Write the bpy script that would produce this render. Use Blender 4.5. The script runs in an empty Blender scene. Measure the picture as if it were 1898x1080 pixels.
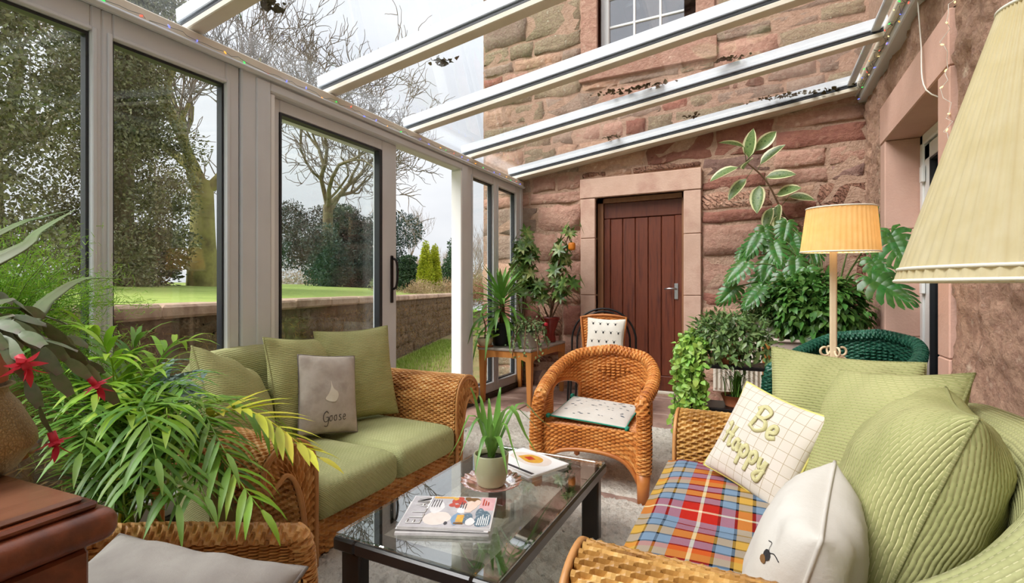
import bpy, math, random
import numpy as np
from mathutils import Vector, Matrix

R = math.radians
random.seed(7)
rng = np.random.default_rng(7)
SC = bpy.context.scene
COL = SC.collection

# ------------------------------------------------------------------ camera
cam_d = bpy.data.cameras.new('camera')
cam_d.sensor_width = 36.0
cam_d.lens = 915.0 * 36.0 / 1898.0
cam_d.shift_y = -4.0 / 1898.0
cam_d.clip_start = 0.02
cam_d.clip_end = 400
cam = bpy.data.objects.new('camera', cam_d)
cam.location = (0, 0, 1.08)
cam.rotation_euler = (R(90), 0, R(26.5))
COL.objects.link(cam)
SC.camera = cam

# ------------------------------------------------------------------ world: bright overcast sky
W = bpy.data.worlds.new('overcast_sky')
SC.world = W
W.use_nodes = True
wt = W.node_tree
wt.nodes.clear()
def wn(t, **k):
    n = wt.nodes.new(t)
    for a, b in k.items(): setattr(n, a, b)
    return n
w_out = wn('ShaderNodeOutputWorld'); w_bg = wn('ShaderNodeBackground')
w_tc = wn('ShaderNodeTexCoord'); w_sep = wn('ShaderNodeSeparateXYZ')
w_ramp = wn('ShaderNodeValToRGB')
w_noise = wn('ShaderNodeTexNoise'); w_noise.inputs['Scale'].default_value = 2.2; w_noise.inputs['Detail'].default_value = 5
w_map = wn('ShaderNodeMapping'); w_map.inputs['Scale'].default_value = (1, 1, 2.5)
w_cl = wn('ShaderNodeValToRGB'); w_mul = wn('ShaderNodeMixRGB', blend_type='MULTIPLY'); w_mul.inputs[0].default_value = 1
wt.links.new(w_tc.outputs['Generated'], w_sep.inputs[0])
wt.links.new(w_sep.outputs['Z'], w_ramp.inputs[0])
wt.links.new(w_tc.outputs['Generated'], w_map.inputs[0])
wt.links.new(w_map.outputs[0], w_noise.inputs['Vector'])
wt.links.new(w_noise.outputs['Fac'], w_cl.inputs[0])
w_ramp.color_ramp.elements[0].color = (0.80, 0.81, 0.83, 1)
w_ramp.color_ramp.elements[1].color = (1.40, 1.425, 1.47, 1)
w_cl.color_ramp.elements[0].position = 0.35; w_cl.color_ramp.elements[0].color = (0.90, 0.915, 0.94, 1)
w_cl.color_ramp.elements[1].position = 0.62; w_cl.color_ramp.elements[1].color = (1.06, 1.06, 1.06, 1)
wt.links.new(w_ramp.outputs[0], w_mul.inputs[1]); wt.links.new(w_cl.outputs[0], w_mul.inputs[2])
wt.links.new(w_mul.outputs[0], w_bg.inputs[0]); wt.links.new(w_bg.outputs[0], w_out.inputs[0])
w_bg.inputs[1].default_value = 0.55

# wide soft sun lamp, added to brighten the room without brightening the sky
sun_d = bpy.data.lights.new('soft_sun_fill', 'SUN'); sun_d.energy = 2.7; sun_d.angle = R(35); sun_d.color = (1.0, 0.975, 0.94)
sun = bpy.data.objects.new('soft_sun_fill', sun_d); sun.rotation_euler = (R(32), R(-30), 0); COL.objects.link(sun)

SC.view_settings.view_transform = 'Standard'
SC.view_settings.look = 'None'
SC.view_settings.exposure = 0.95
SC.view_settings.gamma = 1
SC.view_settings.use_curve_mapping = False
SC.cycles.transparent_max_bounces = 18
SC.cycles.max_bounces = 8
SC.cycles.diffuse_bounces = 4
SC.cycles.glossy_bounces = 3
SC.cycles.use_adaptive_sampling = True
SC.cycles.adaptive_threshold = 0.04
SC.cycles.adaptive_min_samples = 12
SC.cycles.sample_clamp_indirect = 8

# ------------------------------------------------------------------ materials
MATS = {}
def S(c):          # display colour 0-255 to linear
    return tuple(((x/255)/12.92 if x/255 <= .04045 else ((x/255+.055)/1.055)**2.4) for x in c) + (1,)

class NT:
    def __init__(s, name):
        s.m = bpy.data.materials.new(name); s.m.use_nodes = True
        s.t = s.m.node_tree; s.t.nodes.clear()
        s.out = s.n('ShaderNodeOutputMaterial'); s.p = s.n('ShaderNodeBsdfPrincipled')
        s.l(s.p.outputs[0], s.out.inputs[0]); MATS[name] = s.m
    def n(s, t, **k):
        x = s.t.nodes.new(t)
        for a, b in k.items(): setattr(x, a, b)
        return x
    def l(s, a, b): s.t.links.new(a, b)
    def co(s, kind='Object', scale=(1, 1, 1)):
        tc = s.n('ShaderNodeTexCoord'); mp = s.n('ShaderNodeMapping'); mp.inputs['Scale'].default_value = scale
        s.l(tc.outputs[kind], mp.inputs[0]); return mp.outputs[0]
    def noise(s, co, scale, detail=4, rough=.55, dist=0):
        x = s.n('ShaderNodeTexNoise'); x.inputs['Scale'].default_value = scale; x.inputs['Detail'].default_value = detail
        x.inputs['Roughness'].default_value = rough; x.inputs['Distortion'].default_value = dist
        s.l(co, x.inputs['Vector']); return x.outputs['Fac']
    def ramp(s, f, stops, interp='LINEAR'):
        x = s.n('ShaderNodeValToRGB'); cr = x.color_ramp; cr.interpolation = interp
        while len(cr.elements) < len(stops): cr.elements.new(.5)
        for e, (p, c) in zip(cr.elements, stops): e.position = p; e.color = c
        s.l(f, x.inputs[0]); return x.outputs[0]
    def math(s, op, a, b=None, c=None):
        x = s.n('ShaderNodeMath', operation=op)
        for i, v in enumerate((a, b, c)):
            if v is None: continue
            if isinstance(v, (int, float)): x.inputs[i].default_value = v
            else: s.l(v, x.inputs[i])
        return x.outputs[0]
    def mix(s, f, a, b, bt='MIX'):
        x = s.n('ShaderNodeMixRGB', blend_type=bt)
        for i, v in enumerate((f, a, b)):
            if isinstance(v, (int, float)): x.inputs[i].default_value = v
            elif isinstance(v, tuple): x.inputs[i].default_value = v
            else: s.l(v, x.inputs[i])
        return x.outputs[0]
    def base(s, v):
        if isinstance(v, tuple): s.p.inputs['Base Color'].default_value = v
        else: s.l(v, s.p.inputs['Base Color'])
    def set(s, **k):
        for a, b in k.items(): s.p.inputs[a.replace('_', ' ')].default_value = b
    def bump(s, h, strength=.4, dist=.01):
        b = s.n('ShaderNodeBump'); b.inputs['Strength'].default_value = strength; b.inputs['Distance'].default_value = dist
        s.l(h, b.inputs['Height']); s.l(b.outputs[0], s.p.inputs['Normal'])

def simple(name, cols, scale=6, rough=.6, bump=0, bscale=None, co='Object', stretch=(1, 1, 1), detail=4, metallic=0, spec=.5, rnd=0, sss=0, transl=0, nr=.55, isl=0, bdist=.01):
    """noise-mottled colour, optional bump, optional per-object brightness variation"""
    m = NT(name); c = m.co(co, stretch)
    cols = [S(x) for x in cols]
    if len(cols) == 1: col = None; m.base(cols[0]); colout = cols[0]
    else:
        f = m.noise(c, scale, detail, nr)
        k = len(cols)
        colout = m.ramp(f, [(.3 + .4*i/(k-1), q) for i, q in enumerate(cols)]); m.base(colout)
    if rnd:
        oi = m.n('ShaderNodeObjectInfo'); hs = m.n('ShaderNodeHueSaturation')
        v = m.math('MULTIPLY_ADD', oi.outputs['Random'], 2*rnd, 1-rnd); m.l(v, hs.inputs['Value'])
        if isinstance(colout, tuple): hs.inputs['Color'].default_value = colout
        else: m.l(colout, hs.inputs['Color'])
        m.base(hs.outputs[0])
    if isl:
        ge = m.n('ShaderNodeNewGeometry'); hs = m.n('ShaderNodeHueSaturation'); rp = ge.outputs['Random Per Island']
        m.l(m.math('MULTIPLY_ADD', rp, 2*isl, 1-isl), hs.inputs['Value']); m.l(m.math('MULTIPLY_ADD', m.math('FRACT', m.math('MULTIPLY', rp, 7.31)), .04, .48), hs.inputs['Hue'])
        src = m.p.inputs['Base Color']
        if src.is_linked: m.l(src.links[0].from_socket, hs.inputs['Color'])
        else: hs.inputs['Color'].default_value = src.default_value
        m.base(hs.outputs[0])
    m.set(Roughness=rough, Metallic=metallic, Specular_IOR_Level=spec)
    if bump: m.bump(m.noise(c, bscale or scale*6, 8, .65), bump, bdist)
    if transl:
        tr = m.n('ShaderNodeBsdfTranslucent'); mx = m.n('ShaderNodeMixShader'); mx.inputs[0].default_value = transl
        src = m.p.inputs['Base Color']
        if src.is_linked: m.l(src.links[0].from_socket, tr.inputs[0])
        else: tr.inputs[0].default_value = src.default_value
        m.l(m.p.outputs[0], mx.inputs[1]); m.l(tr.outputs[0], mx.inputs[2]); m.l(mx.outputs[0], m.out.inputs[0])
    return m

def glass(name, tint=(1, 1, 1), f0=.04):
    m = NT(name); t = m.t
    t.nodes.remove(m.p)
    tr = m.n('ShaderNodeBsdfTransparent'); tr.inputs[0].default_value = tint + (1,)
    gl = m.n('ShaderNodeBsdfGlossy'); gl.inputs['Roughness'].default_value = 0.0
    lw = m.n('ShaderNodeLayerWeight'); lw.inputs[0].default_value = .5
    f = m.math('MULTIPLY_ADD', m.math('POWER', lw.outputs['Facing'], 5), 1-f0, f0)
    mx = m.n('ShaderNodeMixShader'); m.l(f, mx.inputs[0]); m.l(tr.outputs[0], mx.inputs[1]); m.l(gl.outputs[0], mx.inputs[2])
    m.l(mx.outputs[0], m.out.inputs[0]); return m

# ------------------------------------------------------------------ geometry helpers
class MB:
    def __init__(s): s.v = []; s.f = []; s.uv = []; s.sm = []; s.n = 0
    def add(s, v, f, uv=None, smooth=True):
        v = np.asarray(v, float).reshape(-1, 3); s.v.append(v)
        o = s.n; s.f.extend([tuple(int(i)+o for i in q) for q in f]); s.sm.extend([smooth]*len(f))
        s.uv.append(np.zeros((len(v), 2)) if uv is None else np.asarray(uv, float).reshape(-1, 2)); s.n += len(v); return s
    def box(s, c, d, ch=.0, rot=None):
        hx, hy, hz = d[0]/2, d[1]/2, d[2]/2
        if ch <= 0:
            v = [(x, y, z) for x in (-hx, hx) for y in (-hy, hy) for z in (-hz, hz)]
            f = [(0, 1, 3, 2), (4, 6, 7, 5), (0, 4, 5, 1), (2, 3, 7, 6), (0, 2, 6, 4), (1, 5, 7, 3)]
        else:
            ch = min(ch, hx*.49*2, hy*.49*2, hz*.49*2)
            v = []; idx = {}
            for a in (-1, 1):
                for b in (-1, 1):
                    for e in (-1, 1):
                        for k in range(3):
                            q = [a*hx, b*hy, e*hz]
                            for j in range(3):
                                if j != k: q[j] -= (a, b, e)[j]*ch
                            idx[(a, b, e, k)] = len(v); v.append(q)
            f = []
            for k in range(3):
                i, j = [(1, 2), (2, 0), (0, 1)][k]
                for sg in (-1, 1):
                    q = []
                    for (p, r) in ((-1, -1), (1, -1), (1, 1), (-1, 1)):
                        t = [0, 0, 0]; t[k] = sg; t[i] = p; t[j] = r; q.append(idx[(t[0], t[1], t[2], k)])
                    f.append(tuple(q) if sg > 0 else tuple(q[::-1]))
                for p in (-1, 1):
                    for r in (-1, 1):
                        t0 = [0]*3; t1 = [0]*3; t0[k] = -1; t1[k] = 1; t0[i] = t1[i] = p; t0[j] = t1[j] = r
                        q = (idx[(*t0, i)], idx[(*t1, i)], idx[(*t1, j)], idx[(*t0, j)])
                        f.append(q if p*r > 0 else q[::-1])
            for a in (-1, 1):
                for b in (-1, 1):
                    for e in (-1, 1):
                        q = tuple(idx[(a, b, e, k)] for k in range(3)); f.append(q if a*b*e > 0 else q[::-1])
        v = np.array(v)
        if rot is not None: v = v @ np.array(rot).T
        return s.add(v + np.array(c), f, v[:, :2] + v[:, 2:], smooth=False)
    def box2(s, a, b, ch=0):
        a = np.array(a, float); b = np.array(b, float); return s.box((a+b)/2, np.abs(b-a), ch)
    def tube(s, pts, r, n=6, cap=True, flat=None, uvs=1):
        pts = np.asarray(pts, float); m = len(pts); r = np.broadcast_to(np.asarray(r, float), (m,))
        t = np.gradient(pts, axis=0); t /= np.linalg.norm(t, axis=1)[:, None] + 1e-12
        up = np.array([0, 0, 1.]) if abs(t[0, 2]) < .9 else np.array([1., 0, 0])
        a = np.cross(t[0], up); a /= np.linalg.norm(a)
        A = np.empty((m, 3)); A[0] = a
        for i in range(1, m):
            a = a - t[i]*np.dot(a, t[i]); a = a/(np.linalg.norm(a)+1e-12); A[i] = a
        B = np.cross(t, A); th = np.linspace(0, 2*np.pi, n, endpoint=False)
        fl = 1 if flat is None else flat
        P = pts[:, None] + r[:, None, None]*(np.cos(th)[None, :, None]*A[:, None] + fl*np.sin(th)[None, :, None]*B[:, None])
        f = [(i*n+j, i*n+(j+1) % n, (i+1)*n+(j+1) % n, (i+1)*n+j) for i in range(m-1) for j in range(n)]
        if cap: f += [tuple(range(n))[::-1], tuple((m-1)*n+j for j in range(n))]
        L = np.concatenate([[0], np.cumsum(np.linalg.norm(np.diff(pts, axis=0), axis=1))])
        uv = np.stack([np.broadcast_to(th/(2*np.pi), (m, n)), np.broadcast_to(L[:, None], (m, n))*uvs], -1)
        return s.add(P.reshape(-1, 3), f, uv.reshape(-1, 2))
    def grid(s, P, cu=False, cv=False, uv=None, flip=False, keep=None, smooth=True):
        P = np.asarray(P, float); m, n = P.shape[:2]
        I = np.arange(m*n).reshape(m, n)
        if cu: I = np.vstack([I, I[:1]])
        if cv: I = np.hstack([I, I[:, :1]])
        q = np.stack([I[:-1, :-1], I[:-1, 1:], I[1:, 1:], I[1:, :-1]], -1).reshape(-1, 4)
        if keep is not None: q = q[np.asarray(keep).reshape(-1)]
        if flip: q = q[:, ::-1]
        if uv is None:
            uv = np.stack(np.meshgrid(np.linspace(0, 1, m), np.linspace(0, 1, n), indexing='ij'), -1)
        return s.add(P.reshape(-1, 3), q.tolist(), np.asarray(uv).reshape(-1, 2), smooth)
    def lathe(s, prof, n=24, c=(0, 0, 0), capb=True, wob=0):
        prof = np.asarray(prof, float); th = np.linspace(0, 2*np.pi, n, endpoint=False)
        P = np.stack([prof[:, 0, None]*np.cos(th), prof[:, 0, None]*np.sin(th), np.broadcast_to(prof[:, 1, None], (len(prof), n))], -1) + np.array(c)
        s.grid(P, cv=True, flip=True); return s
    def merge(s, o, M=None):
        for v in [np.concatenate(o.v)] if o.v else []:
            if M is not None:
                A = np.array(M); v = v @ A[:3, :3].T + A[:3, 3]
            fo = o.f; of = s.n; s.v.append(v); s.uv.append(np.concatenate(o.uv)); s.f.extend([tuple(i+of for i in q) for q in fo]); s.sm.extend(o.sm); s.n += len(v)
        return s
    def mesh(s, name, mat):
        me = bpy.data.meshes.new(name)
        V = np.concatenate(s.v); UV = np.concatenate(s.uv)
        me.vertices.add(len(V)); me.vertices.foreach_set('co', V.ravel())
        ln = np.array([len(q) for q in s.f]); fl = np.fromiter((i for q in s.f for i in q), int)
        me.loops.add(len(fl)); me.loops.foreach_set('vertex_index', fl)
        me.polygons.add(len(ln)); me.polygons.foreach_set('loop_start', np.concatenate([[0], np.cumsum(ln)[:-1]]))
        me.polygons.foreach_set('loop_total', ln)
        me.polygons.foreach_set('use_smooth', np.array(s.sm, bool))
        ul = me.uv_layers.new(name='UVMap'); ul.data.foreach_set('uv', UV[fl].ravel())
        me.update(); me.validate()
        if mat is not None: me.materials.append(MATS[mat] if isinstance(mat, str) else mat)
        return me
    def build(s, name, mat, parent=None, loc=None):
        return link(name, s.mesh(name, mat), parent, loc)

def link(name, me, parent=None, loc=None, M=None):
    o = bpy.data.objects.new(name, me); COL.objects.link(o)
    if parent is not None: o.parent = parent
    if loc is not None: o.location = loc
    if M is not None: o.matrix_basis = M
    return o
def tag(o, label=None, cat=None, group=None, kind=None):
    if label: o['label'] = label
    if cat: o['category'] = cat
    if group: o['group'] = group
    if kind: o['kind'] = kind
    return o
def thing(name, label, cat, loc=(0, 0, 0), rz=0, group=None, kind=None):
    o = bpy.data.objects.new(name, None); COL.objects.link(o); o.empty_display_size = .05
    o.location = loc; o.rotation_euler = (0, 0, rz)
    return tag(o, label, cat, group, kind)
def copy_tree(o, parent=None):
    c = o.copy(); COL.objects.link(c); c.parent = parent
    for ch in list(o.children): copy_tree(ch, c)
    return c
def nrm(v): v = np.asarray(v, float); return v/(np.linalg.norm(v)+1e-12)
def frame(p, d, up=(0, 0, 1)):
    """matrix whose y axis is d, z axis close to up, origin p"""
    y = nrm(d); x = np.cross(y, up)
    if np.linalg.norm(x) < 1e-4: x = np.cross(y, (1, 0, 0.1))
    x = nrm(x); z = np.cross(x, y)
    M = np.eye(4); M[:3, 0] = x; M[:3, 1] = y; M[:3, 2] = z; M[:3, 3] = p; return M
def mat4(M): return Matrix([list(map(float, r)) for r in M])
def spline(pts, n):
    """Catmull-Rom through pts, n samples"""
    P = np.asarray(pts, float); P = np.vstack([2*P[0]-P[1], P, 2*P[-1]-P[-2]]); k = len(P)-3
    t = np.linspace(0, k-1e-9, n); i = t.astype(int); f = (t-i)[:, None]
    a, b, c, d = P[i], P[i+1], P[i+2], P[i+3]
    return .5*((2*b)+(-a+c)*f+(2*a-5*b+4*c-d)*f*f+(-a+3*b-3*c+d)*f**3)
def vnoise(x, y, seed=0):
    """value noise in numpy"""
    def h(i, j):
        n = np.sin(i*127.1+j*311.7+seed*74.7)*43758.5453; return n-np.floor(n)
    xi, yi = np.floor(x), np.floor(y); fx, fy = x-xi, y-yi; fx = fx*fx*(3-2*fx); fy = fy*fy*(3-2*fy)
    return (h(xi, yi)*(1-fx)+h(xi+1, yi)*fx)*(1-fy)+(h(xi, yi+1)*(1-fx)+h(xi+1, yi+1)*fx)*fy
def fbm(x, y, seed=0, o=4):
    r = 0; a = .5
    for k in range(o): r = r+a*vnoise(x*2**k, y*2**k, seed+k); a *= .5
    return r
def scatter(mb, tmpl, Ms):
    """many transformed copies of one small template mesh joined into mb (numpy)"""
    V = np.concatenate(tmpl.v); UV = np.concatenate(tmpl.uv); Ms = np.asarray(Ms); k = len(Ms)
    if k == 0: return
    P = np.einsum('kij,vj->kvi', Ms[:, :3, :3], V) + Ms[:, None, :3, 3]
    nv = len(V)
    for f in [tmpl.f]:
        F = []
        for q in f:
            F.append((np.array(q)[None]+(np.arange(k)*nv)[:, None]).tolist())
        F = [tuple(r) for blk in F for r in blk]
    mb.add(P.reshape(-1, 3), F, np.tile(UV, (k, 1)))
def rframes(P, D, U, sc):
    """vectorised frame(): arrays of points, directions, ups, scales -> matrices"""
    y = D/(np.linalg.norm(D, axis=1)[:, None]+1e-9); x = np.cross(y, U); x /= np.linalg.norm(x, axis=1)[:, None]+1e-9; z = np.cross(x, y)
    M = np.zeros((len(P), 4, 4)); sc = np.asarray(sc)[:, None]
    M[:, :3, 0] = x*sc; M[:, :3, 1] = y*sc; M[:, :3, 2] = z*sc; M[:, :3, 3] = P; M[:, 3, 3] = 1; return M
def leaf(L=1, Wd=.3, n=5, droop=.2, fold=.15, tip=1.6, base=.7):
    """leaf along +y, two half blades with a folded midrib"""
    t = np.linspace(0, 1, n+1); w = Wd/2*np.sin(np.pi*t**base)**.8*(1-t**6)**.5; w[0] = .004*L; w[-1] = 0.0005
    y = L*t; z = -droop*L*t**2
    P = np.stack([np.stack([-w, y, z+w*fold*2], -1), np.stack([0*w, y, z], -1), np.stack([w, y, z+w*fold*2], -1)], 1)
    mb = MB(); mb.grid(P, uv=np.stack(np.meshgrid(t, [0, .5, 1], indexing='ij'), -1), flip=True); return mb
# ------------------------------------------------------------------ surface materials
simple('upvc', [(204, 206, 208), (213, 215, 217)], 3, .35)
simple('upvc_white', [(236, 236, 234)], rough=.3)
simple('cap_grey', [(212, 218, 224), (222, 227, 232)], 8, .35)
simple('gasket', [(38, 40, 44)], rough=.5)
simple('alu', [(205, 210, 214), (222, 226, 228)], 8, .35, spec=.6)
simple('cream_bar', [(230, 222, 205), (214, 203, 184)], 5, .5)
simple('mortar', [(154, 120, 100), (196, 162, 140), (176, 142, 120), (210, 182, 160)], 14, .95, 1.0, 46, detail=12, nr=.7, bdist=.02)
simple('mortar_out', [(150, 128, 108), (176, 156, 132)], 9, .9, .9, 40)
KW = dict(rough=.92, detail=12, nr=.72, bdist=.022)
simple('stone_red', [(126, 80, 66), (162, 110, 92), (146, 94, 80), (192, 146, 124)], 9, bump=1.0, bscale=24, rnd=.10, **KW)
simple('stone_pink', [(156, 114, 98), (192, 152, 132), (174, 130, 112), (210, 178, 156)], 9, bump=1.0, bscale=24, rnd=.10, **KW)
simple('stone_tan', [(164, 124, 102), (202, 166, 140), (184, 144, 120), (216, 186, 162)], 9, bump=1.0, bscale=24, rnd=.10, **KW)
simple('stone_dark', [(112, 84, 76), (148, 116, 104), (130, 98, 88), (178, 148, 132)], 9, bump=1.0, bscale=24, rnd=.10, **KW)
simple('stone_lichen', [(116, 96, 78), (168, 152, 124), (142, 120, 98), (208, 204, 178)], 22, bump=1.0, bscale=40, rnd=.12, **KW)
simple('stone_weathered', [(134, 110, 96), (172, 150, 132), (154, 128, 112), (194, 174, 154)], 12, bump=1.0, bscale=34, rnd=.12, **KW)
def tooled(name, cols):
    m = NT(name); c = m.co('Object'); f = m.noise(c, 9, 10, .7); m.base(m.ramp(f, [(.3, S(cols[0])), (.5, S(cols[1])), (.7, S(cols[2]))])); m.set(Roughness=.92)
    w = m.n('ShaderNodeTexWave'); w.bands_direction = 'DIAGONAL'; w.inputs['Scale'].default_value = 11; w.inputs['Distortion'].default_value = 5; w.inputs['Detail'].default_value = 4; w.inputs['Detail Scale'].default_value = 2; m.l(c, w.inputs['Vector'])
    m.bump(m.math('ADD', w.outputs['Fac'], m.math('MULTIPLY', m.noise(c, 40, 6, .7), .8)), 1.0, .02)
tooled('stone_tooled', [(156, 106, 88), (190, 144, 120), (208, 168, 144)]); tooled('stone_tooled_dark', [(118, 78, 64), (150, 106, 86), (178, 138, 112)])
simple('ashlar', [(198, 162, 142), (208, 174, 154), (188, 148, 130)], 4, .8, .35, 60)
simple('ashlar_door', [(202, 160, 142), (212, 172, 154)], 4, .8, .3, 60, rnd=.05)
simple('harling', [(142, 104, 86), (184, 148, 124), (162, 124, 104), (212, 188, 164)], 10, .95, 1.0, 26, detail=12, nr=.7, bdist=.025)
simple('flag', [(150, 118, 106), (170, 140, 126), (134, 104, 96)], 5, .55, .35, 30, rnd=.1)
simple('floor_base', [(92, 74, 66)], rough=.9)
simple('kerb', [(70, 60, 54), (90, 78, 68)], 10, .9, .4)
simple('soil', [(112, 96, 58), (146, 126, 82), (104, 112, 52)], 4, .95, .8, 30)
simple('gwall', [(78, 60, 44), (120, 96, 70), (96, 76, 54), (140, 122, 84)], 9, .95, 1.0, 24, rnd=.12, detail=12, nr=.72, bdist=.02)
simple('coping', [(160, 130, 108), (190, 162, 140), (140, 108, 90)], 4, .9, .8, 24, rnd=.15)
simple('lawn', [(132, 152, 66), (154, 170, 82), (140, 160, 72)], 1.5, .95, .5, 60)
simple('grassblade', [(120, 150, 50), (160, 180, 80)], 3, .8)
simple('doorwood', [(78, 36, 24), (108, 54, 34), (92, 44, 28)], 5, .42, .25, 30, stretch=(6, 6, .5), rnd=.12)
simple('doorframe', [(140, 96, 64), (156, 108, 74)], 5, .5, .1, 30, stretch=(6, 6, .5))
simple('steel', [(200, 200, 202)], rough=.3, metallic=1)
simple('dark_iron', [(48, 42, 42)], rough=.45, metallic=.6)
simple('moss', [(70, 56, 40), (96, 90, 52)], 30, .95, .6)
simple('white_cable', [(236, 230, 218)], rough=.5)
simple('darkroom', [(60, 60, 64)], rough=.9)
glass('glass_clear', (.97, .985, .98))
glass('glass_roof', (.965, .975, .985))
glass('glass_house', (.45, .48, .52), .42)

XL, XR, YF = -2.445, .827, 5.09

def stone_mesh(w, h, dep, mat, seed, chisel=False):
    r = np.random.default_rng(seed)
    e = min(.012, w*.1, h*.1)
    m, n = (7, 6) if max(w, h) > .3 else (6, 5)
    a = np.concatenate([[0], np.linspace(e, w-e, m-2), [w]]); b = np.concatenate([[0], np.linspace(e, h-e, n-2), [h]])
    A, B = np.meshgrid(a, b, indexing='ij')
    D = np.full(A.shape, dep) + r.normal(0, .007, A.shape); D[0] = D[-1] = -.01; D[:, 0] = D[:, -1] = -.01
    for i, j in ((1, 1), (1, n-2), (m-2, 1), (m-2, n-2)): D[i, j] *= .85
    jit = min(.016, w*.06, h*.08)
    A = A + r.normal(0, jit, A.shape)*.8; B = B + r.normal(0, jit, B.shape)*.8
    mb = MB(); mb.grid(np.stack([A, -D, B], -1), flip=False); return mb.mesh('stone', mat)

def courses(a0, a1, z0, z1, holes, hrange, wrange, r):
    """rectangles (a, z, w, h) of a rubble wall around rectangular holes"""
    out = []; z = z0
    while z < z1-.02:
        h = r.uniform(*hrange)
        if z1-z-h < hrange[0]*.7: h = z1-z
        cuts = sorted({a0, a1} | {x for (x0, x1, y0, y1) in holes if y0 < z+h and y1 > z for x in (x0, x1) if a0 < x < a1})
        for s0, s1 in zip(cuts[:-1], cuts[1:]):
            mid = (s0+s1)/2; free = [(z, z+h)]
            for (x0, x1, y0, y1) in holes:
                if x0 <= mid <= x1:
                    nf = []
                    for (p, q) in free:
                        if y0 > p: nf.append((p, min(q, y0)))
                        if y1 < q: nf.append((max(p, y1), q))
                        if y1 <= p or y0 >= q: nf = nf if (p, q) in nf else nf
                    free = [f for f in nf if f[1]-f[0] > .045]
            for (p, q) in free:
                x = s0
                while x < s1-.01:
                    w = r.uniform(*wrange)*(1.15 if q-p > .2 else 1)
                    if s1-x-w < wrange[0]*.75: w = s1-x
                    if q-p > .24 and r.random() < .35:
                        k = (q-p)*r.uniform(.38, .62); out += [(x, p, w, k), (x, p+k, w, q-p-k)]
                    else: out.append((x, p, w, q-p))
                    x += w
        z += h
    return out

# ------------------------------------------------------------------ floor
fl = tag(MB().box2((-2.50, -1.75, -.14), (1.2, 5.3, -.012)).build('floor', 'floor_base'), kind='structure')
r = np.random.default_rng(5); y = 2.3; k = 0
while y < 5.08:
    h = r.uniform(.42, .62); h = 5.09-y if 5.09-y-h < .3 else h; x = -2.38-r.uniform(0, .3)
    while x < .8:
        w = r.uniform(.5, .85); x0 = max(x, -2.38); x1 = min(x+w, .82)
        if x1-x0 > .05:
            MB().box2((x0+.006, y+.006, -.02), (x1-.006, y+h-.006, .0+r.uniform(-.002, .002)), .006).build('flagstone', 'flag', fl)
        x += w
    y += h

# ------------------------------------------------------------------ far wall of the house (sandstone rubble with door and upstairs window)
wf = thing('wall_far', None, None, (0, YF, 0), kind='structure')
DX0, DX1, DZ1 = -1.54, -.65, 2.045
WX0, WX1, WZ0, WZ1 = -1.52, -.54, 3.49, 4.9
b = MB()
for (x0, x1, z0, z1) in ((-2.915, DX0, 0, 5.6), (DX1, 1.1, 0, 5.6), (DX0, DX1, DZ1, WZ0), (DX0, WX0, WZ0, WZ1), (WX1, DX1, WZ0, WZ1), (DX0, DX1, WZ1, 5.6), (DX0, DX1, -.02, .02)):
    b.box2((x0, .0, z0), (x1, .34, z1))
b.build('mortar_bed', 'mortar', wf)
holes = [(-1.70, -.49, 0, 2.045), (-1.70, -.49, 2.045, 2.26), (-1.70, -.37, 3.42, 4.9), (-1.70, -.37, 3.28, 3.42)]
holes = [(-1.70, -.49, -1, 2.26), (-1.70, -.36, 3.28, 9)]
r = np.random.default_rng(12)
def roofz(x): return 2.30 + (x-XL)*.1325
for i, (a, z, w, h) in enumerate(courses(-2.915, XR+.0, 0.0, 5.5, holes, (.13, .36), (.22, .66), r)):
    out = (z+h/2 > roofz(a+w/2)) or a+w/2 < XL
    mt = r.choice(['stone_lichen', 'stone_weathered', 'stone_pink', 'stone_tan', 'stone_red'], p=[.34, .34, .16, .1, .06]) if out else \
         r.choice(['stone_red', 'stone_pink', 'stone_tan', 'stone_dark', 'stone_tooled', 'stone_tooled_dark'], p=[.27, .27, .2, .08, .1, .08])
    g = .009
    link('stone', stone_mesh(w-2*g, h-2*g, r.uniform(.001, .014), mt, 100+i), wf, (a+g, 0, z+g))
# dressed surround of the door
def ash(p0, p1, mat='ashlar', nm='dressed_stone', par=None): return MB().box2(p0, p1, .006).build(nm, mat, par if par is not None else wf)
ash((-1.705, -.045, 2.045), (-.487, .16, 2.25), nm='lintel')
for (x0, x1) in ((-1.70, DX0), (DX1, -.49)):
    zs = [0, .62, 1.02, 1.62, 2.043]
    for q0, q1 in zip(zs[:-1], zs[1:]): ash((x0, -.04, q0+.002), (x1, .18, q1-.002), nm='jamb_stone')
# dressed surround of the upstairs window
ash((-1.72, -.04, 3.29), (-.35, .2, 3.49), 'stone_pink', 'window_sill_stone')
for (x0, x1) in ((-1.70, WX0), (WX1, -.37)):
    for q0, q1 in ((3.49, 4.2), (4.2, 4.9)): ash((x0, -.035, q0+.002), (x1, .2, q1-.002), 'stone_pink', 'jamb_stone')
ash((-1.72, -.04, 4.9), (-.35, .2, 5.15), 'stone_pink', 'lintel')

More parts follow.
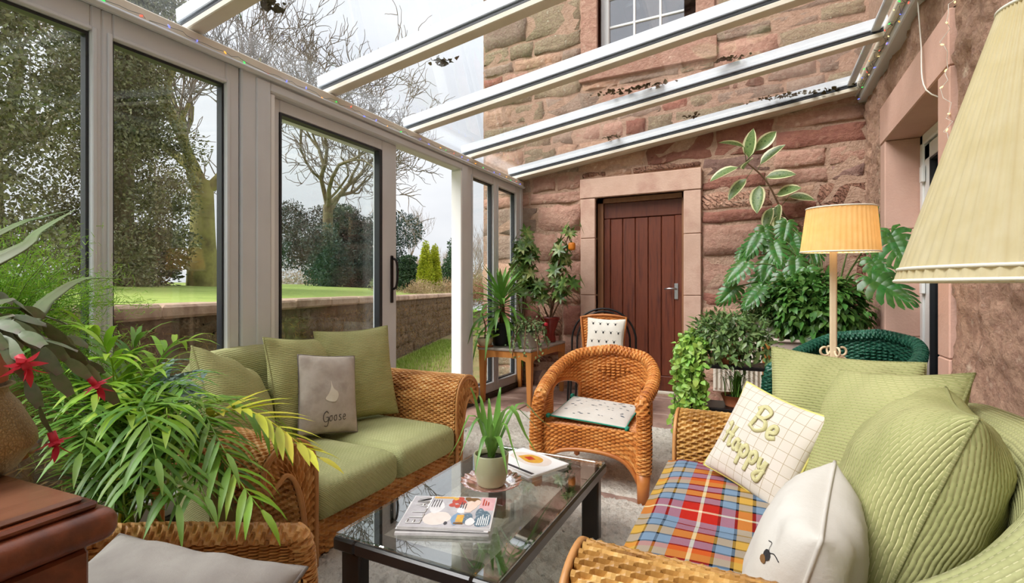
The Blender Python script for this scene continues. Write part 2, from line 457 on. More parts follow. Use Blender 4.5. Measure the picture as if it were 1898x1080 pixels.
# upstairs sash window
win = thing('window_1', None, None, (0, YF, 0), kind='structure')
b = MB()
for p0, p1 in (((WX0, .1, WZ0), (WX0+.09, .19, WZ1)), ((WX1-.09, .1, WZ0), (WX1, .19, WZ1)), ((WX0, .1, WZ0), (WX1, .19, WZ0+.09)), ((WX0, .1, WZ1-.09), (WX1, .19, WZ1))): b.box2(p0, p1, .008)
b.build('sash_frame', 'upvc_white', win)
px = np.linspace(WX0+.09, WX1-.09, 4); pz = np.linspace(WZ0+.09, WZ1-.09, 5)
for x in px[1:-1]: MB().box2((x-.012, .12, WZ0+.09), (x+.012, .16, WZ1-.09), .004).build('glazing_bar', 'upvc_white', win)
for z in pz[1:-1]: MB().box2((WX0+.09, .122, z-.012), (WX1-.09, .158, z+.012), .004).build('glazing_bar', 'upvc_white', win)
for i in range(3):
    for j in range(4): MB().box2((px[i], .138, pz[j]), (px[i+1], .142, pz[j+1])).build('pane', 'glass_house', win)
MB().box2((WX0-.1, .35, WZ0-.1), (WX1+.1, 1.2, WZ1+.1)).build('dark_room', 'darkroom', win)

# boarded door
dr = thing('door_1', None, None, (0, YF, 0), kind='structure')
b = MB(); b.box2((DX0, .06, 0), (DX0+.06, .14, DZ1)); b.box2((DX1-.03, .06, 0), (DX1, .14, DZ1)); b.box2((DX0, .06, DZ1-.05), (DX1, .14, DZ1))
b.build('door_frame', 'doorframe', dr)
d0, d1 = DX0+.06, DX1-.03
MB().box2((d0, .115, .05), (d1, .14, DZ1-.05)).build('door_back', 'doorwood', dr)
MB().box2((d0, .082, 1.83), (d1, .114, DZ1-.05), .006).build('top_rail', 'doorwood', dr)
MB().box2((d0, .084, .05), (d0+.07, .114, 1.828), .006).build('stile', 'doorwood', dr)
MB().box2((d1-.07, .084, .05), (d1, .114, 1.828), .006).build('stile', 'doorwood', dr)
pw = (d1-d0-.14)/5
for i in range(5): MB().box2((d0+.07+i*pw+.002, .092, .2), (d0+.07+(i+1)*pw-.002, .114, 1.828), .006).build('board', 'doorwood', dr)
MB().box2((d0+.07, .084, .05), (d1-.07, .114, .198), .006).build('bottom_rail', 'doorwood', dr)
MB().box2((d0, .05, .018), (d1, .10, .048), .006).build('weather_bar', 'cream_bar', dr)
h = MB().box2((d1-.075, .074, .98), (d1-.035, .083, 1.14), .004).build('handle_plate', 'steel', dr)
b = MB(); b.tube([(d1-.055, .08, 1.085), (d1-.055, .035, 1.085)], .009, 8); b.tube([(d1-.05, .036, 1.085), (d1-.11, .036, 1.087), (d1-.165, .04, 1.083)], [.009, .009, .007], 8)
b.build('handle_lever', 'steel', h)
MB().box2((DX0-.12, -.09, -.03), (DX1+.12, .34, .016), .01).build('threshold_stone', 'flag', dr)

# ------------------------------------------------------------------ right wall (harled rubble) with glazed door in a dressed opening
wr = thing('wall_right', None, None, (0, 0, 0), kind='structure')
OY0, OY1, OZ = 3.15, 4.30, 2.13
def rough_patch(y0, y1, z0, z1, nm='harled_face'):
    ny, nz = max(2, int((y1-y0)/.022)), max(2, int((z1-z0)/.022))
    Y, Z = np.meshgrid(np.linspace(y0, y1, ny+1), np.linspace(z0, z1, nz+1), indexing='ij')
    d = (fbm(Y*4.5, Z*5.5, 3, 5)-.45)*.09 + np.maximum(0, vnoise(Y*3.1, Z*4.3, 9)-.55)*.06 + (vnoise(Y*38, Z*38, 2)-.5)*.016 - np.maximum(0, vnoise(Y*16, Z*9, 21)-.78)*.10
    d *= np.minimum(1, np.minimum(Y-y0, y1-Y)/.03+.25)
    MB().grid(np.stack([XR-d, Y, Z], -1), flip=False, uv=np.stack([Y, Z], -1)).build(nm, 'harling', wr)
rough_patch(-1.7, 2.97, 0, 2.95); rough_patch(4.44, YF, 0, 2.95); rough_patch(2.97, 4.44, 2.40, 2.95)
b = MB()
for (y0, y1, z0, z1) in ((-1.7, 2.97, 0, 5.6), (4.44, YF+.34, 0, 5.6), (2.97, 4.44, 2.38, 5.6)): b.box2((XR+.012, y0, z0), (XR+.42, y1, z1))
b.build('wall_core', 'mortar', wr)
ash((XR-.03, 2.985, 2.13), (XR+.42, 4.44, 2.40), 'ashlar_door', 'lintel', wr)
for (y0, y1) in ((2.985, OY0), (OY1, 4.44)):
    for q0, q1 in ((0, .75), (.752, 1.5), (1.502, 2.128)): ash((XR-.026, y0, q0), (XR+.42, y1, q1), 'ashlar_door', 'jamb_stone', wr)
dd = thing('door_2', None, None, (0, 0, 0), kind='structure')
xd = XR+.17
b = MB()
for (y0, y1, z0, z1) in ((OY1-.07, OY1, 0, OZ), (OY0, OY0+.07, 0, OZ), (OY0, OY1, OZ-.07, OZ), (OY0, OY1, 0, .06)): b.box2((xd, y0, z0), (xd+.07, y1, z1), .008)
b.build('door_frame', 'upvc_white', dd)
b = MB()
for (y0, y1, z0, z1) in ((OY1-.19, OY1-.075, .07, OZ-.08), (OY0+.075, OY0+.19, .07, OZ-.08), (OY0+.075, OY1-.075, OZ-.19, OZ-.08), (OY0+.075, OY1-.075, .07, .3)): b.box2((xd+.008, y0, z0), (xd+.062, y1, z1), .01)
b.build('door_leaf', 'upvc_white', dd)
b = MB(); y0, y1, z0, z1 = OY0+.19, OY1-.19, .3, OZ-.19
for q in ((y0, y0+.014, z0, z1), (y1-.014, y1, z0, z1), (y0, y1, z0, z0+.014), (y0, y1, z1-.014, z1)): b.box2((xd+.006, q[0], q[2]), (xd+.05, q[1], q[3]))
b.build('gasket', 'gasket', dd)
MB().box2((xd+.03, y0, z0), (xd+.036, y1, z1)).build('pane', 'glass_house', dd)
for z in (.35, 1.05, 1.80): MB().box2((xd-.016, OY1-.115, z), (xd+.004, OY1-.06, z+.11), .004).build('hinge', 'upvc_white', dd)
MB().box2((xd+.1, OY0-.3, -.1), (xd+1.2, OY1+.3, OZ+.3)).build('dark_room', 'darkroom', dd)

# ------------------------------------------------------------------ glazed left wall
def ring(b, y0, y1, z0, z1, fl_, fr, ft, fb, x0, x1, ch=.006):
    b.box2((x0, y0, z0), (x1, y0+fl_, z1), ch); b.box2((x0, y1-fr, z0), (x1, y1, z1), ch)
    b.box2((x0, y0+fl_, z1-ft), (x1, y1-fr, z1), ch); b.box2((x0, y0+fl_, z0), (x1, y1-fr, z0+fb), ch)
def glazed(name, y0, y1, z0, z1, fl_, fr, ft, fb, x=XL, dep=.07, kind='structure', bead=True):
    w = thing(name, None, None, (0, 0, 0), kind=kind)
    b = MB(); ring(b, y0, y1, z0, z1, fl_, fr, ft, fb, x-dep/2, x+dep/2); b.build('frame', 'upvc', w)
    a0, a1, c0, c1 = y0+fl_, y1-fr, z0+fb, z1-ft
    if bead:
        b = MB(); ring(b, a0-.02, a1+.02, c0-.02, c1+.02, .018, .018, .018, .018, x+dep/2-.002, x+dep/2+.009, .004); b.build('glazing_bead', 'upvc', w)
    b = MB(); ring(b, a0, a1, c0, c1, .011, .011, .013, .011, x-.02, x+.02, 0); b.build('gasket', 'gasket', w)
    MB().box2((x-.006, a0, c0), (x+.006, a1, c1)).build('pane', 'glass_clear', w)
    return w
ZB, ZT = .045, 2.232
glazed('window_2', -1.62, -.22, ZB, ZT, .05, .04, .11, .1)
glazed('window_3', -.22, 1.062, ZB, ZT, .04, .038, .11, .1)
glazed('window_4', 1.062, 1.662, ZB, ZT, .038, .074, .11, .1)
glazed('window_5', 3.90, 4.455, ZB, ZT, .10, .055, .09, .1)
glazed('window_6', 4.455, 5.06, ZB, ZT, .055, .14, .09, .1)
d3 = thing('door_3', None, None, (0, 0, 0), kind='structure')
b = MB(); ring(b, 1.665, 3.90, ZB, ZT, .168, .133, .072, .07, XL-.05, XL+.05); b.build('door_frame', 'upvc', d3)
b = MB(); ring(b, 1.745, 3.88, ZB+.04, ZT-.02, .085, .10, .05, .05, XL+.045, XL+.06); b.build('frame_rebate', 'upvc', d3)
sash = MB(); ring(sash, 1.84, 2.935, .08, 2.16, .08, .16, .075, .1, XL-.055, XL+.012); so = sash.build('sliding_sash', 'upvc', d3)
b = MB(); ring(b, 1.92, 2.775, .18, 2.085, .014, .03, .014, .012, XL-.035, XL+.014, 0); b.build('gasket', 'gasket', so)
MB().box2((XL-.026, 1.92, .18), (XL-.014, 2.775, 2.085)).build('pane', 'glass_clear', so)
# the second sash slid behind the first, its stile shows beside the first one
sash = MB(); ring(sash, 1.87, 2.955, .08, 2.16, .08, .12, .075, .1, XL-.13, XL-.068); so2 = sash.build('sliding_sash', 'upvc', d3)
MB().box2((XL-.104, 1.95, .18), (XL-.092, 2.835, 2.085)).build('pane', 'glass_clear', so2)
b = MB(); b.box2((XL+.012, 2.862, .98), (XL+.022, 2.892, 1.33), .004); hp = b.build('handle_plate', 'dark_iron', d3)
b = MB(); b.tube(spline([(XL+.02, 2.877, 1.31), (XL+.05, 2.885, 1.29), (XL+.06, 2.89, 1.2), (XL+.05, 2.885, 1.1), (XL+.02, 2.877, 1.08)], 14), .009, 8); b.build('handle_grip', 'dark_iron', hp)
MB().box2((XL+.012, 1.836, .10), (XL+.05, 1.862, 2.155), .003).build('sash_edge', 'upvc_white', so)
# whiter strip, the lit edge of the post beside the opening put into colour
MB().box2((XL-.05, 3.765, ZB+.07), (XL+.058, 3.787, 2.15), .006).build('lit_post_edge', 'upvc_white', d3)
b = MB(); b.box2((XL-.055, -1.62, -.1), (XL+.055, 5.08, ZB), .004); tag(b.build('trim_1', 'kerb'), kind='structure')
# eave beam
ev = thing('trim_2', None, None, (0, 0, 0), kind='structure')
MB().box2((XL-.07, -1.62, ZT), (XL+.05, 5.085, 2.305), .006).build('eave_beam', 'upvc', ev)
MB().box2((XL+.045, -1.62, 2.218), (XL+.085, 5.085, 2.246), .012).build('moulding', 'upvc', ev)
MB().box2((XL+.045, -1.62, 2.246), (XL+.062, 5.085, 2.30), .006).build('fascia', 'cream_bar', ev)
MB().tube([(XL-.13, -1.7, 2.27), (XL-.13, 5.05, 2.26)], .055, 10).build('gutter', 'upvc', ev)
# corner post against the stone
MB().box2((XL-.06, 5.03, ZB), (XL+.05, 5.085, 2.30), .006).build('corner_post', 'upvc', ev)

# ------------------------------------------------------------------ glass lean-to roof
rf = thing('roof', None, None, (0, 0, 0), kind='structure')
X0r, Z0r, X1r = XL-.06, 2.302, .775
SL = .1325; th = math.atan(SL); Lr = (X1r-X0r)/math.cos(th)
Rm = np.array([[math.cos(th), 0, -math.sin(th)], [0, 1, 0], [math.sin(th), 0, math.cos(th)]])
def sloped(y, dy, h0, h1, mat, nm, par, s0=0, s1=1, ch=.004):
    c = np.array([(X0r + (X1r-X0r)*(s0+s1)/2), y, Z0r + (X1r-X0r)*(s0+s1)/2*SL]) + Rm @ np.array([0, 0, (h0+h1)/2])
    return MB().box(c, (Lr*(s1-s0), dy, h1-h0), ch, Rm).build(nm, mat, par)
RY = [-1.58, -1.12, -.265, .588, 1.441, 2.294, 3.146, 4.0, 4.97]
for i, y in enumerate(RY):
    q = thing('rafter', None, None, (0, 0, 0)); q.parent = rf
    wd = .075 if y < 4.9 else .06
    sloped(y, wd, 0, .032, 'cream_bar', 'glazing_bar_foot', q)
    sloped(y, wd*.8, .032, .052, 'gasket', 'gasket_strip', q)
    sloped(y, wd*.86, .063, .135, 'cap_grey', 'cap', q)
for y0, y1 in zip(RY[:-1], RY[1:]):
    sloped((y0+y1)/2, y1-y0-.01, .053, .062, 'glass_roof', 'roof_pane', rf, ch=0)
sloped(5.045, .09, .07, .13, 'alu', 'flashing', rf)
sloped(5.045, .09, .0, .035, 'cream_bar', 'wall_bar', rf)
# bar across the top of the panes, and the wall plate on the house wall
bz = Z0r+(.70-X0r)*SL
MB().box2((.665, -1.6, bz+.05), (.715, 5.05, bz+.075), .006).build('head_bar', 'alu', rf)
wp = thing('trim_3', None, None, (0, 0, 0), kind='structure')
MB().box2((.762, -1.62, 2.665), (XR+.02, 5.085, 2.80), .008).build('wall_plate', 'upvc', wp)
MB().box2((.735, -1.62, 2.725), (.762, 5.085, 2.80), .006).build('plate_fillet', 'cream_bar', wp)
# glazed end behind the camera
for i, (x0, x1) in enumerate(((-2.4, -1.35), (-1.35, -.3), (-.3, .78))):
    w = thing('window_%d' % (7+i), None, None, (0, -1.66, 0), kind='structure')
    b = MB()
    for p0, p1 in (((x0, -.03, 0), (x0+.07, .03, 2.3)), ((x1-.07, -.03, 0), (x1, .03, 2.3)), ((x0, -.03, 2.2), (x1, .03, 2.3)), ((x0, -.03, 0), (x1, .03, .1))): b.box2(p0, p1, .006)
    b.build('frame', 'upvc', w); MB().box2((x0+.07, -.005, .1), (x1-.07, .005, 2.2)).build('pane', 'glass_clear', w)

# moss and leaf litter lying on the roof panes
r = np.random.default_rng(3)
def litter(n, spread, nm='leaf_litter'):
    b = MB()
    for i in range(n):
        p = r.normal(0, 1, 3)*np.array(spread)*np.array([1, 1, 0]); L = r.uniform(.02, .05)
        b.merge(leaf(L, L*.9, 3, r.uniform(-.4, .5), .3), frame(p+[0, 0, .002+r.uniform(0, .018)], (r.normal(), r.normal(), .2), (r.normal(), r.normal(), 2)))
    return b
def on_roof(x, y, h=.066): return (x, y, Z0r+(x-X0r)*SL+h)
for i, (x, y, n, sp, lb) in enumerate(((-2.10, 1.60, 26, (.03, .03, 0), 'clump of dead leaves on the roof pane nearest the camera'),
        (-1.75, 2.52, 30, (.035, .03, 0), 'clump of dead leaves caught on the second roof pane'),
        (-.9, 3.93, 60, (.16, .012, 0), 'long dark streak of moss along the fourth roof bar'),
        (-.2, 3.93, 26, (.06, .012, 0), 'short tuft of moss farther up the fourth roof bar'),
        (-.55, 4.72, 14, (.04, .02, 0), 'small patch of moss on the last roof pane by the stone wall'),
        (.28, 4.88, 70, (.16, .02, 0), 'thick dark moss at the high corner of the glass roof'),
        (-1.3, 4.9, 22, (.05, .012, 0), 'moss specks low on the last roof bar'))):
    tag(litter(n, sp).build('moss_clump', 'moss', None, on_roof(x, y, .068 if y not in (3.93, 4.9) else .136)), lb, 'moss', 'moss and leaves on the glass roof')
# ------------------------------------------------------------------ outside: retaining wall, lawn, trees
GA, GB = np.array([-2.85, .2]), np.array([-7.9, 12.4])
gd = nrm(GB-GA); gn = np.array([gd[1], -gd[0]]); GL = np.linalg.norm(GB-GA)      # gn points to the house
gw = thing('garden_wall', 'low mossy stone retaining wall with flat coping between glass room and lawn', 'garden wall', (GA[0], GA[1], 0))
gw.rotation_euler = (0, 0, math.atan2(gd[1], gd[0]))
b = MB(); b.box2((0, .0, -.2), (GL, .4, .90)); b.build('wall_core', 'gwall', gw)
r = np.random.default_rng(31)
for i, (a, z, w, h) in enumerate(courses(0, GL, -.15, .88, [], (.13, .24), (.2, .5), r)):
    link('stone', stone_mesh(w-.012, h-.012, r.uniform(.0, .022), 'gwall', 900+i), gw, (a+.01, 0, z+.01))
a = 0
while a < GL:
    w = r.uniform(.6, 1.0); MB().box2((a+.006, -.07, .885), (a+w-.006, .34, .975+r.uniform(-.008, .008)), .018).build('coping_stone', 'coping', gw); a += w
gr = MB(); X, Y = np.meshgrid(np.linspace(-14, -2.4, 40), np.linspace(-6, 30, 80), indexing='ij')
gr.grid(np.stack([X, Y, -.12+.03*fbm(X, Y, 4)], -1), flip=True); tag(gr.build('ground', 'soil'), kind='structure')
# lawn on the upper level, rising gently
u = np.concatenate([np.linspace(.25, 6, 24), np.linspace(6.5, 70, 40)]); vv = np.linspace(-14, 60, 60)
U, V = np.meshgrid(u, vv, indexing='ij')
LX = GA[0]+gd[0]*V-gn[0]*U; LY = GA[1]+gd[1]*V-gn[1]*U
def lawn_z(U): return .90+.036*np.minimum(U, 14)+.006*np.maximum(0, U-14)
LZ = lawn_z(U)+.06*(fbm(LX*.3, LY*.3, 8)-.5)*np.minimum(1, U/4)
tag(MB().grid(np.stack([LX, LY, LZ], -1)).build('lawn', 'lawn'), kind='structure')
def upper(x, y): U = -((x-GA[0])*gn[0]+(y-GA[1])*gn[1]); return float(lawn_z(max(U, .2)))
simple('dead_stems', [(120, 92, 56), (160, 128, 80), (96, 86, 44)], 5, .95, isl=.3)
# rough grass along the foot of the wall
b = MB(); t = MB(); t.add([(-.004, 0, 0), (.004, 0, 0), (0, .015, .05)], [(0, 1, 2)])
n = 14000; P = np.zeros((n, 3)); a = r.uniform(2.5, 10, n); o = np.abs(r.normal(0, .5, n))+.10
P[:, 0] = GA[0]+gd[0]*a+gn[0]*o; P[:, 1] = GA[1]+gd[1]*a+gn[1]*o; P[:, 2] = -.11
scatter(b, t, rframes(P, np.stack([r.normal(0, 1, n), r.normal(0, 1, n), r.uniform(-.2, .2, n)], 1), np.tile([[0, 0, 1.]], (n, 1)), r.uniform(.6, 1.6, n)))
b2 = MB(); n2 = 9000; a2 = r.uniform(.5, 12.5, n2); zz = r.random(n2)**1.2*.85-.05; P2 = np.stack([GA[0]+gd[0]*a2+gn[0]*(.03+.06*r.random(n2)), GA[1]+gd[1]*a2+gn[1]*(.03+.06*r.random(n2)), zz], 1)
M2 = rframes(P2, r.normal(0, 1, (n2, 3))+[0, 0, .5], r.normal(0, 1, (n2, 3)), r.uniform(.02, .08, n2)); M2[:, :3, 0] *= .12; LQ = MB(); LQ.add([(0, 0, 0), (.5, .5, .12), (0, 1, 0), (-.5, .5, .12)], [(0, 1, 2, 3)], smooth=False); scatter(b2, LQ, M2)
bg = tag(b2.build('dry_growth', 'dead_stems'), kind='stuff'); bpy.context.view_layer.update(); bg.parent = gw; bg.matrix_parent_inverse = (Matrix.Translation(gw.location) @ gw.rotation_euler.to_matrix().to_4x4()).inverted()
tag(b.build('grass_tufts', 'grassblade'), 'rough grass growing along the foot of the garden wall', 'grass', kind='stuff')

simple('bark', [(92, 84, 66), (126, 116, 88), (76, 68, 54)], 2, .95, .6, 12, stretch=(3, 3, .8))
simple('bark_ivy', [(120, 108, 70), (142, 136, 78), (96, 84, 56)], 2, .95, .6, 12)
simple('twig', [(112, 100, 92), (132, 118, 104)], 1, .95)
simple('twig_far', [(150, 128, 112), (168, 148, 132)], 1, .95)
simple('holm', [(78, 86, 58), (140, 140, 100), (104, 110, 74), (170, 166, 130)], 1.4, .55, detail=6, transl=.12, isl=.45)
simple('ivy_dark', [(58, 72, 44), (88, 100, 60)], .8, .5, transl=.1, isl=.35)
simple('yew', [(44, 62, 58), (66, 86, 76), (52, 72, 66)], .5, .7, isl=.3)
simple('conifer_dark', [(48, 74, 46), (70, 98, 60)], 1, .7, isl=.3)
simple('conifer_gold', [(150, 160, 30), (190, 196, 50), (120, 138, 34)], 1.2, .7, transl=.2, isl=.3)
simple('shrub_grey', [(120, 136, 96), (150, 166, 120)], 1.5, .8, transl=.15, isl=.3)
simple('scrub', [(160, 132, 100), (186, 160, 124), (140, 112, 90)], .8, .9, isl=.3)
simple('scrub_red', [(150, 96, 74), (170, 120, 96)], .8, .9, isl=.3)

LEAFQ = MB(); LEAFQ.add([(0, 0, 0), (.5, .5, .12), (0, 1, 0), (-.5, .5, .12)], [(0, 1, 2, 3)], smooth=False)
def cloud(blobs, n, size, r, shell=.35, aspect=.55):
    """leaves scattered in the outer shell of ellipsoids (cx, cy, cz, rx, ry, rz)"""
    bl = np.array(blobs); vol = (bl[:, 3]*bl[:, 4]+bl[:, 4]*bl[:, 5]+bl[:, 3]*bl[:, 5]); k = r.choice(len(bl), n, p=vol/vol.sum())
    d = r.normal(0, 1, (n, 3)); d /= np.linalg.norm(d, axis=1)[:, None]
    rad = 1-shell*r.random(n)**1.5+r.normal(0, .04, n)
    P = bl[k, :3]+d*bl[k, 3:]*rad[:, None]
    D = r.normal(0, 1, (n, 3))+d*.8; M = rframes(P, D, r.normal(0, 1, (n, 3)), size*r.uniform(.6, 1.4, n)); M[:, :3, 0] *= aspect
    b = MB(); scatter(b, LEAFQ, M); return b
def core(blobs, f=.55):
    b = MB()
    for (x, y, z, a, c, e) in blobs:
        th_ = np.linspace(0, 2*np.pi, 12, endpoint=False); ph = np.linspace(.05, np.pi-.05, 7)
        T, Ph = np.meshgrid(th_, ph, indexing='ij')
        q = np.stack([x+a*f*np.cos(T)*np.sin(Ph), y+c*f*np.sin(T)*np.sin(Ph), z+e*f*np.cos(Ph)], -1); b.grid(q, cu=True, flip=True)
    return b
def branch_tree(r, p, d, L, rad, depth, out, spread=.6, gnarl=.25, upb=.15, nseg=5, minr=.006):
    pts = [np.array(p, float)]; d = nrm(d); rr = [rad]
    for i in range(nseg):
        d = nrm(d+r.normal(0, gnarl, 3)*.5+np.array([0, 0, upb*.3])); pts.append(pts[-1]+d*L/nseg); rr.append(rad*(1-.45*(i+1)/nseg))
    out.append((np.array(pts), np.array(rr), depth))
    if depth <= 0: return
    k = 3 if depth > 1 else 4
    for i in range(k+1):
        j = nseg if i < 2 else r.integers(max(1, nseg//3), nseg)
        dd = nrm(d+r.normal(0, 1, 3)*spread+np.array([0, 0, upb]))
        branch_tree(r, pts[j], dd, L*r.uniform(.55, .8), max(minr, rr[j]*r.uniform(.5, .72)), depth-1, out, spread, gnarl, upb, nseg, minr)
def limbs(out, thick, thin, minr=.0):
    bt, bl = MB(), MB()
    for pts, rr, dp in out:
        rr = np.maximum(rr, minr)
        if dp >= thick: bt.tube(pts, rr, 8, False)
        else: bl.tube(pts, rr, 4 if dp > 1 else 3, False)
    return bt, bl

# big evergreen holm oak behind the near windows
def ev_tree(nm, lb, cat, base, blobs, n, size, mat, trunk_r, seed, mat_core=None, grp='trees beyond the lawn', shell=.5):
    r = np.random.default_rng(seed); t = thing(nm, lb, cat, base, group=grp)
    b = MB(); top = max(q[2] for q in blobs); b.tube([(0, 0, -.4), (.1, 0, top*.4), (0, .1, top)], [trunk_r, trunk_r*.8, trunk_r*.3], 8); b.build('trunk', 'bark', t)
    tag(cloud(blobs, n, size, r, shell).build('foliage', mat, t), kind='stuff'); return t
x, y = -13.5, 3.0; r = np.random.default_rng(50)
def mkblobs(n, sx, sy, z0, z1, br, r):
    return [(np.clip(r.normal(0, sx), -1.5*sx, 1.5*sx), np.clip(r.normal(0, sy), -1.5*sy, 1.5*sy), r.uniform(z0, z1), br*r.uniform(.7, 1.3), br*r.uniform(.7, 1.3), br*r.uniform(.7, 1.2)) for _ in range(n)]
def column(z0, z1, rad, br, r, k=6, dz=.75, taper=.6):
    out = []; z = z0
    while z < z1:
        f = 1-taper*((z-z0)/(z1-z0))**2.2
        for i in range(k): a = 2*np.pi*(i+r.random())/k; q = rad*f*r.uniform(.25, 1); out.append((q*math.cos(a), q*math.sin(a), z+r.uniform(-.3, .3), br*r.uniform(.6, 1.2), br*r.uniform(.6, 1.2), br*r.uniform(.6, 1.1)))
        z += dz
    return out
ev_tree('evergreen_oak', 'tall broad evergreen tree filling the window nearest the camera', 'tree', (-12.6, 2.3, upper(-12.6, 2.3)), column(.5, 10.5, 2.7, .85, r, 8, .7, .25), 110000, .085, 'holm', .35, 51, shell=.9)
ev_tree('evergreen_oak', 'narrower evergreen tree leaning against the bare oak trunk', 'tree', (-13.6, 6.35, upper(-13.6, 6.35)), column(.2, 7.8, 1.45, .62, r, 6, .6, .45), 62000, .08, 'holm', .3, 52, shell=.9)
ev_tree('ivy_bush', 'dark ivy clad bush at the foot of the evergreens', 'bush', (-15.2, 7.0, upper(-15.2, 7)), mkblobs(8, .5, .5, .3, 2.0, .7, r), 9000, .13, 'ivy_dark', .15, 53)
# old bare oak with ivy, right of the evergreens
def bare(nm, lb, base, H, rad, depth, seed, mt='bark', ml='twig', spread=.55, gnarl=.4, trunkh=.35, grp='trees beyond the lawn', minr=.006, lean=(0, 0), upb=.15, limbn=5):
    r = np.random.default_rng(seed); t = thing(nm, lb, 'tree', base, group=grp); out = []
    pts = np.array([(0, 0, -.3), (lean[0]*.3, lean[1]*.3, H*trunkh*.5), (lean[0], lean[1], H*trunkh)]); tr = np.array([rad*1.35, rad, rad*.85])
    out.append((spline(pts, 8), np.interp(np.linspace(0, 2, 8), [0, 1, 2], tr), 9))
    for i in range(limbn):
        a = 2*np.pi*i/limbn+r.uniform(0, .8); d = np.array([math.cos(a)*.8, math.sin(a)*.8, r.uniform(.5, 1.2)])
        branch_tree(r, pts[2]-np.array([0, 0, r.uniform(0, H*.06)]), d, H*.34, rad*.45, depth, out, spread, gnarl, upb, 5, minr)
    a, c = limbs(out, 3, 0); a.build('trunk', mt, t)
    tag(c.build('branches', ml, t), kind='stuff'); return t
bare('oak_tree', 'old bare oak with pale mossy trunk behind the second window', (-14.9, 9.1, upper(-14.9, 9.1)), 10.5, .34, 4, 61, 'bark_ivy', 'twig', minr=.014, trunkh=.30, upb=.35)
bare('oak_tree', 'tall bare oak with twisting branches above the dark yew', (-22, 20.5, upper(-22, 20.5)), 13.0, .30, 4, 64, 'bark', 'twig', gnarl=.55, minr=.022, lean=(.5, -.4))
bare('oak_tree', 'bare tree rising behind the evergreens toward the roof glass', (-27, 8.2, upper(-27, 8.2)), 15, .42, 4, 67, 'bark', 'twig', gnarl=.5, minr=.026)
r = np.random.default_rng(71)
ev_tree('yew_tree', 'broad dark blue green yew at the edge of the lawn', 'tree', (-21.6, 21.8, upper(-21, 21.5)-.2), [(q[0], q[1], q[2], q[3], q[4], q[5]) for q in mkblobs(40, 1.9, 1.9, .4, 4.4, 1.0, r)], 70000, .12, 'yew', .3, 72)
ev_tree('rounded_shrub', 'rounded pale green shrub on the lawn before the yew', 'shrub', (-16.6, 19.3, upper(-16.6, 19.3)-.1), mkblobs(7, .35, .35, .15, .4, .38, r), 5000, .08, 'shrub_grey', .05, 73, grp='shrubs across the lawn')
def at(u, t):   # ground position of a bearing at a distance from the room
    q = (u-949)/915; s, c = math.sin(R(26.5)), math.cos(R(26.5)); return ((-s+q*c)*t, (c+q*s)*t)
x, y = at(789, 19); ev_tree('golden_conifer', 'bright yellow green conifer, the left and larger of a pair beyond the wall', 'conifer', (x, y, .9), [(0, 0, .62+.25*i, .34-.045*i, .34-.045*i, .4) for i in range(5)], 9000, .06, 'conifer_gold', .06, 74, grp='golden conifers')
x, y = at(806, 19.4); ev_tree('golden_conifer', 'bright yellow green conifer, the right one of a pair beyond the wall', 'conifer', (x, y, .95), [(0, 0, .5+.25*i, .28-.035*i, .28-.035*i, .4) for i in range(5)], 8000, .06, 'conifer_gold', .05, 75, grp='golden conifers')
x, y = at(757, 20); ev_tree('layered_conifer', 'dark layered conifer beside the sliding door handle', 'conifer', (x, y, .7), [(0, 0, .4+.3*i, .7-.09*i, .7-.09*i, .16) for i in range(5)], 9000, .07, 'conifer_dark', .06, 76, grp='shrubs across the lawn')
x, y = at(836, 24); ev_tree('dark_conifer', 'dark green conifer behind the golden pair', 'conifer', (x, y, .6), [(r.normal(0, .2), r.normal(0, .2), .5+.5*i, .75-.1*i, .75-.1*i, .6) for i in range(5)], 9000, .09, 'conifer_dark', .07, 77, grp='shrubs across the lawn')
for i, (u, t, mt, lb) in enumerate(((772, 15, 'scrub', 'pale brown twiggy bush below the golden conifers'), (828, 18, 'scrub', 'straw coloured bush near the white door post'), (745, 17, 'scrub', 'dry brown bush beside the sliding door stile'), (884, 18, 'scrub_red', 'russet bush seen through the narrow window'), (800, 30, 'scrub', 'wide brown thicket in front of the woods'), (880, 30, 'scrub', 'brown thicket behind the russet bush'))):
    x, y = at(u, t); s_ = t/15
    t_ = thing('bush', lb, 'bush', (x, y, .75), group='winter bushes past the garden wall')
    tag(cloud(mkblobs(5, .45*s_, .45*s_, .1, .35*s_ if t < 20 else .8, .35*s_, np.random.default_rng(80+i)), 4200, .07*s_, np.random.default_rng(90+i), .8, .18).build('twigs', mt, t_), kind='stuff')
# winter woodland along the horizon
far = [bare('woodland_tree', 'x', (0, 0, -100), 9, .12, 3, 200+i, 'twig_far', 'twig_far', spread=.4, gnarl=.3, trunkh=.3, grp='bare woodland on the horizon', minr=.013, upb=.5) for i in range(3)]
spots = [(668, 34, 1.0, 'slender bare birch seen beside the yew'), (640, 40, .9, 'bare tree half hidden behind the yew'), (690, 42, .8, 'bare tree against the sliding door stile'), (742, 33, .95, 'bare tree with upswept branches beside the open doorway'), (775, 48, .62, 'first low bare tree over the golden conifers'), (796, 52, .6, 'second low bare tree over the golden conifers'), (815, 46, .6, 'third low bare tree over the golden conifers'), (842, 40, .62, 'bare tree over the dark conifer'), (880, 34, .8, 'bare tree seen through the narrow window pane'), (893, 38, .75, 'bare tree touching the corner of the house'), (728, 50, .7, 'distant bare tree behind the door stile'), (760, 55, .6, 'distant bare tree low in the doorway view'), (620, 50, .8, 'distant bare tree above the yew'), (655, 55, .75, 'distant bare tree beyond the birch')]
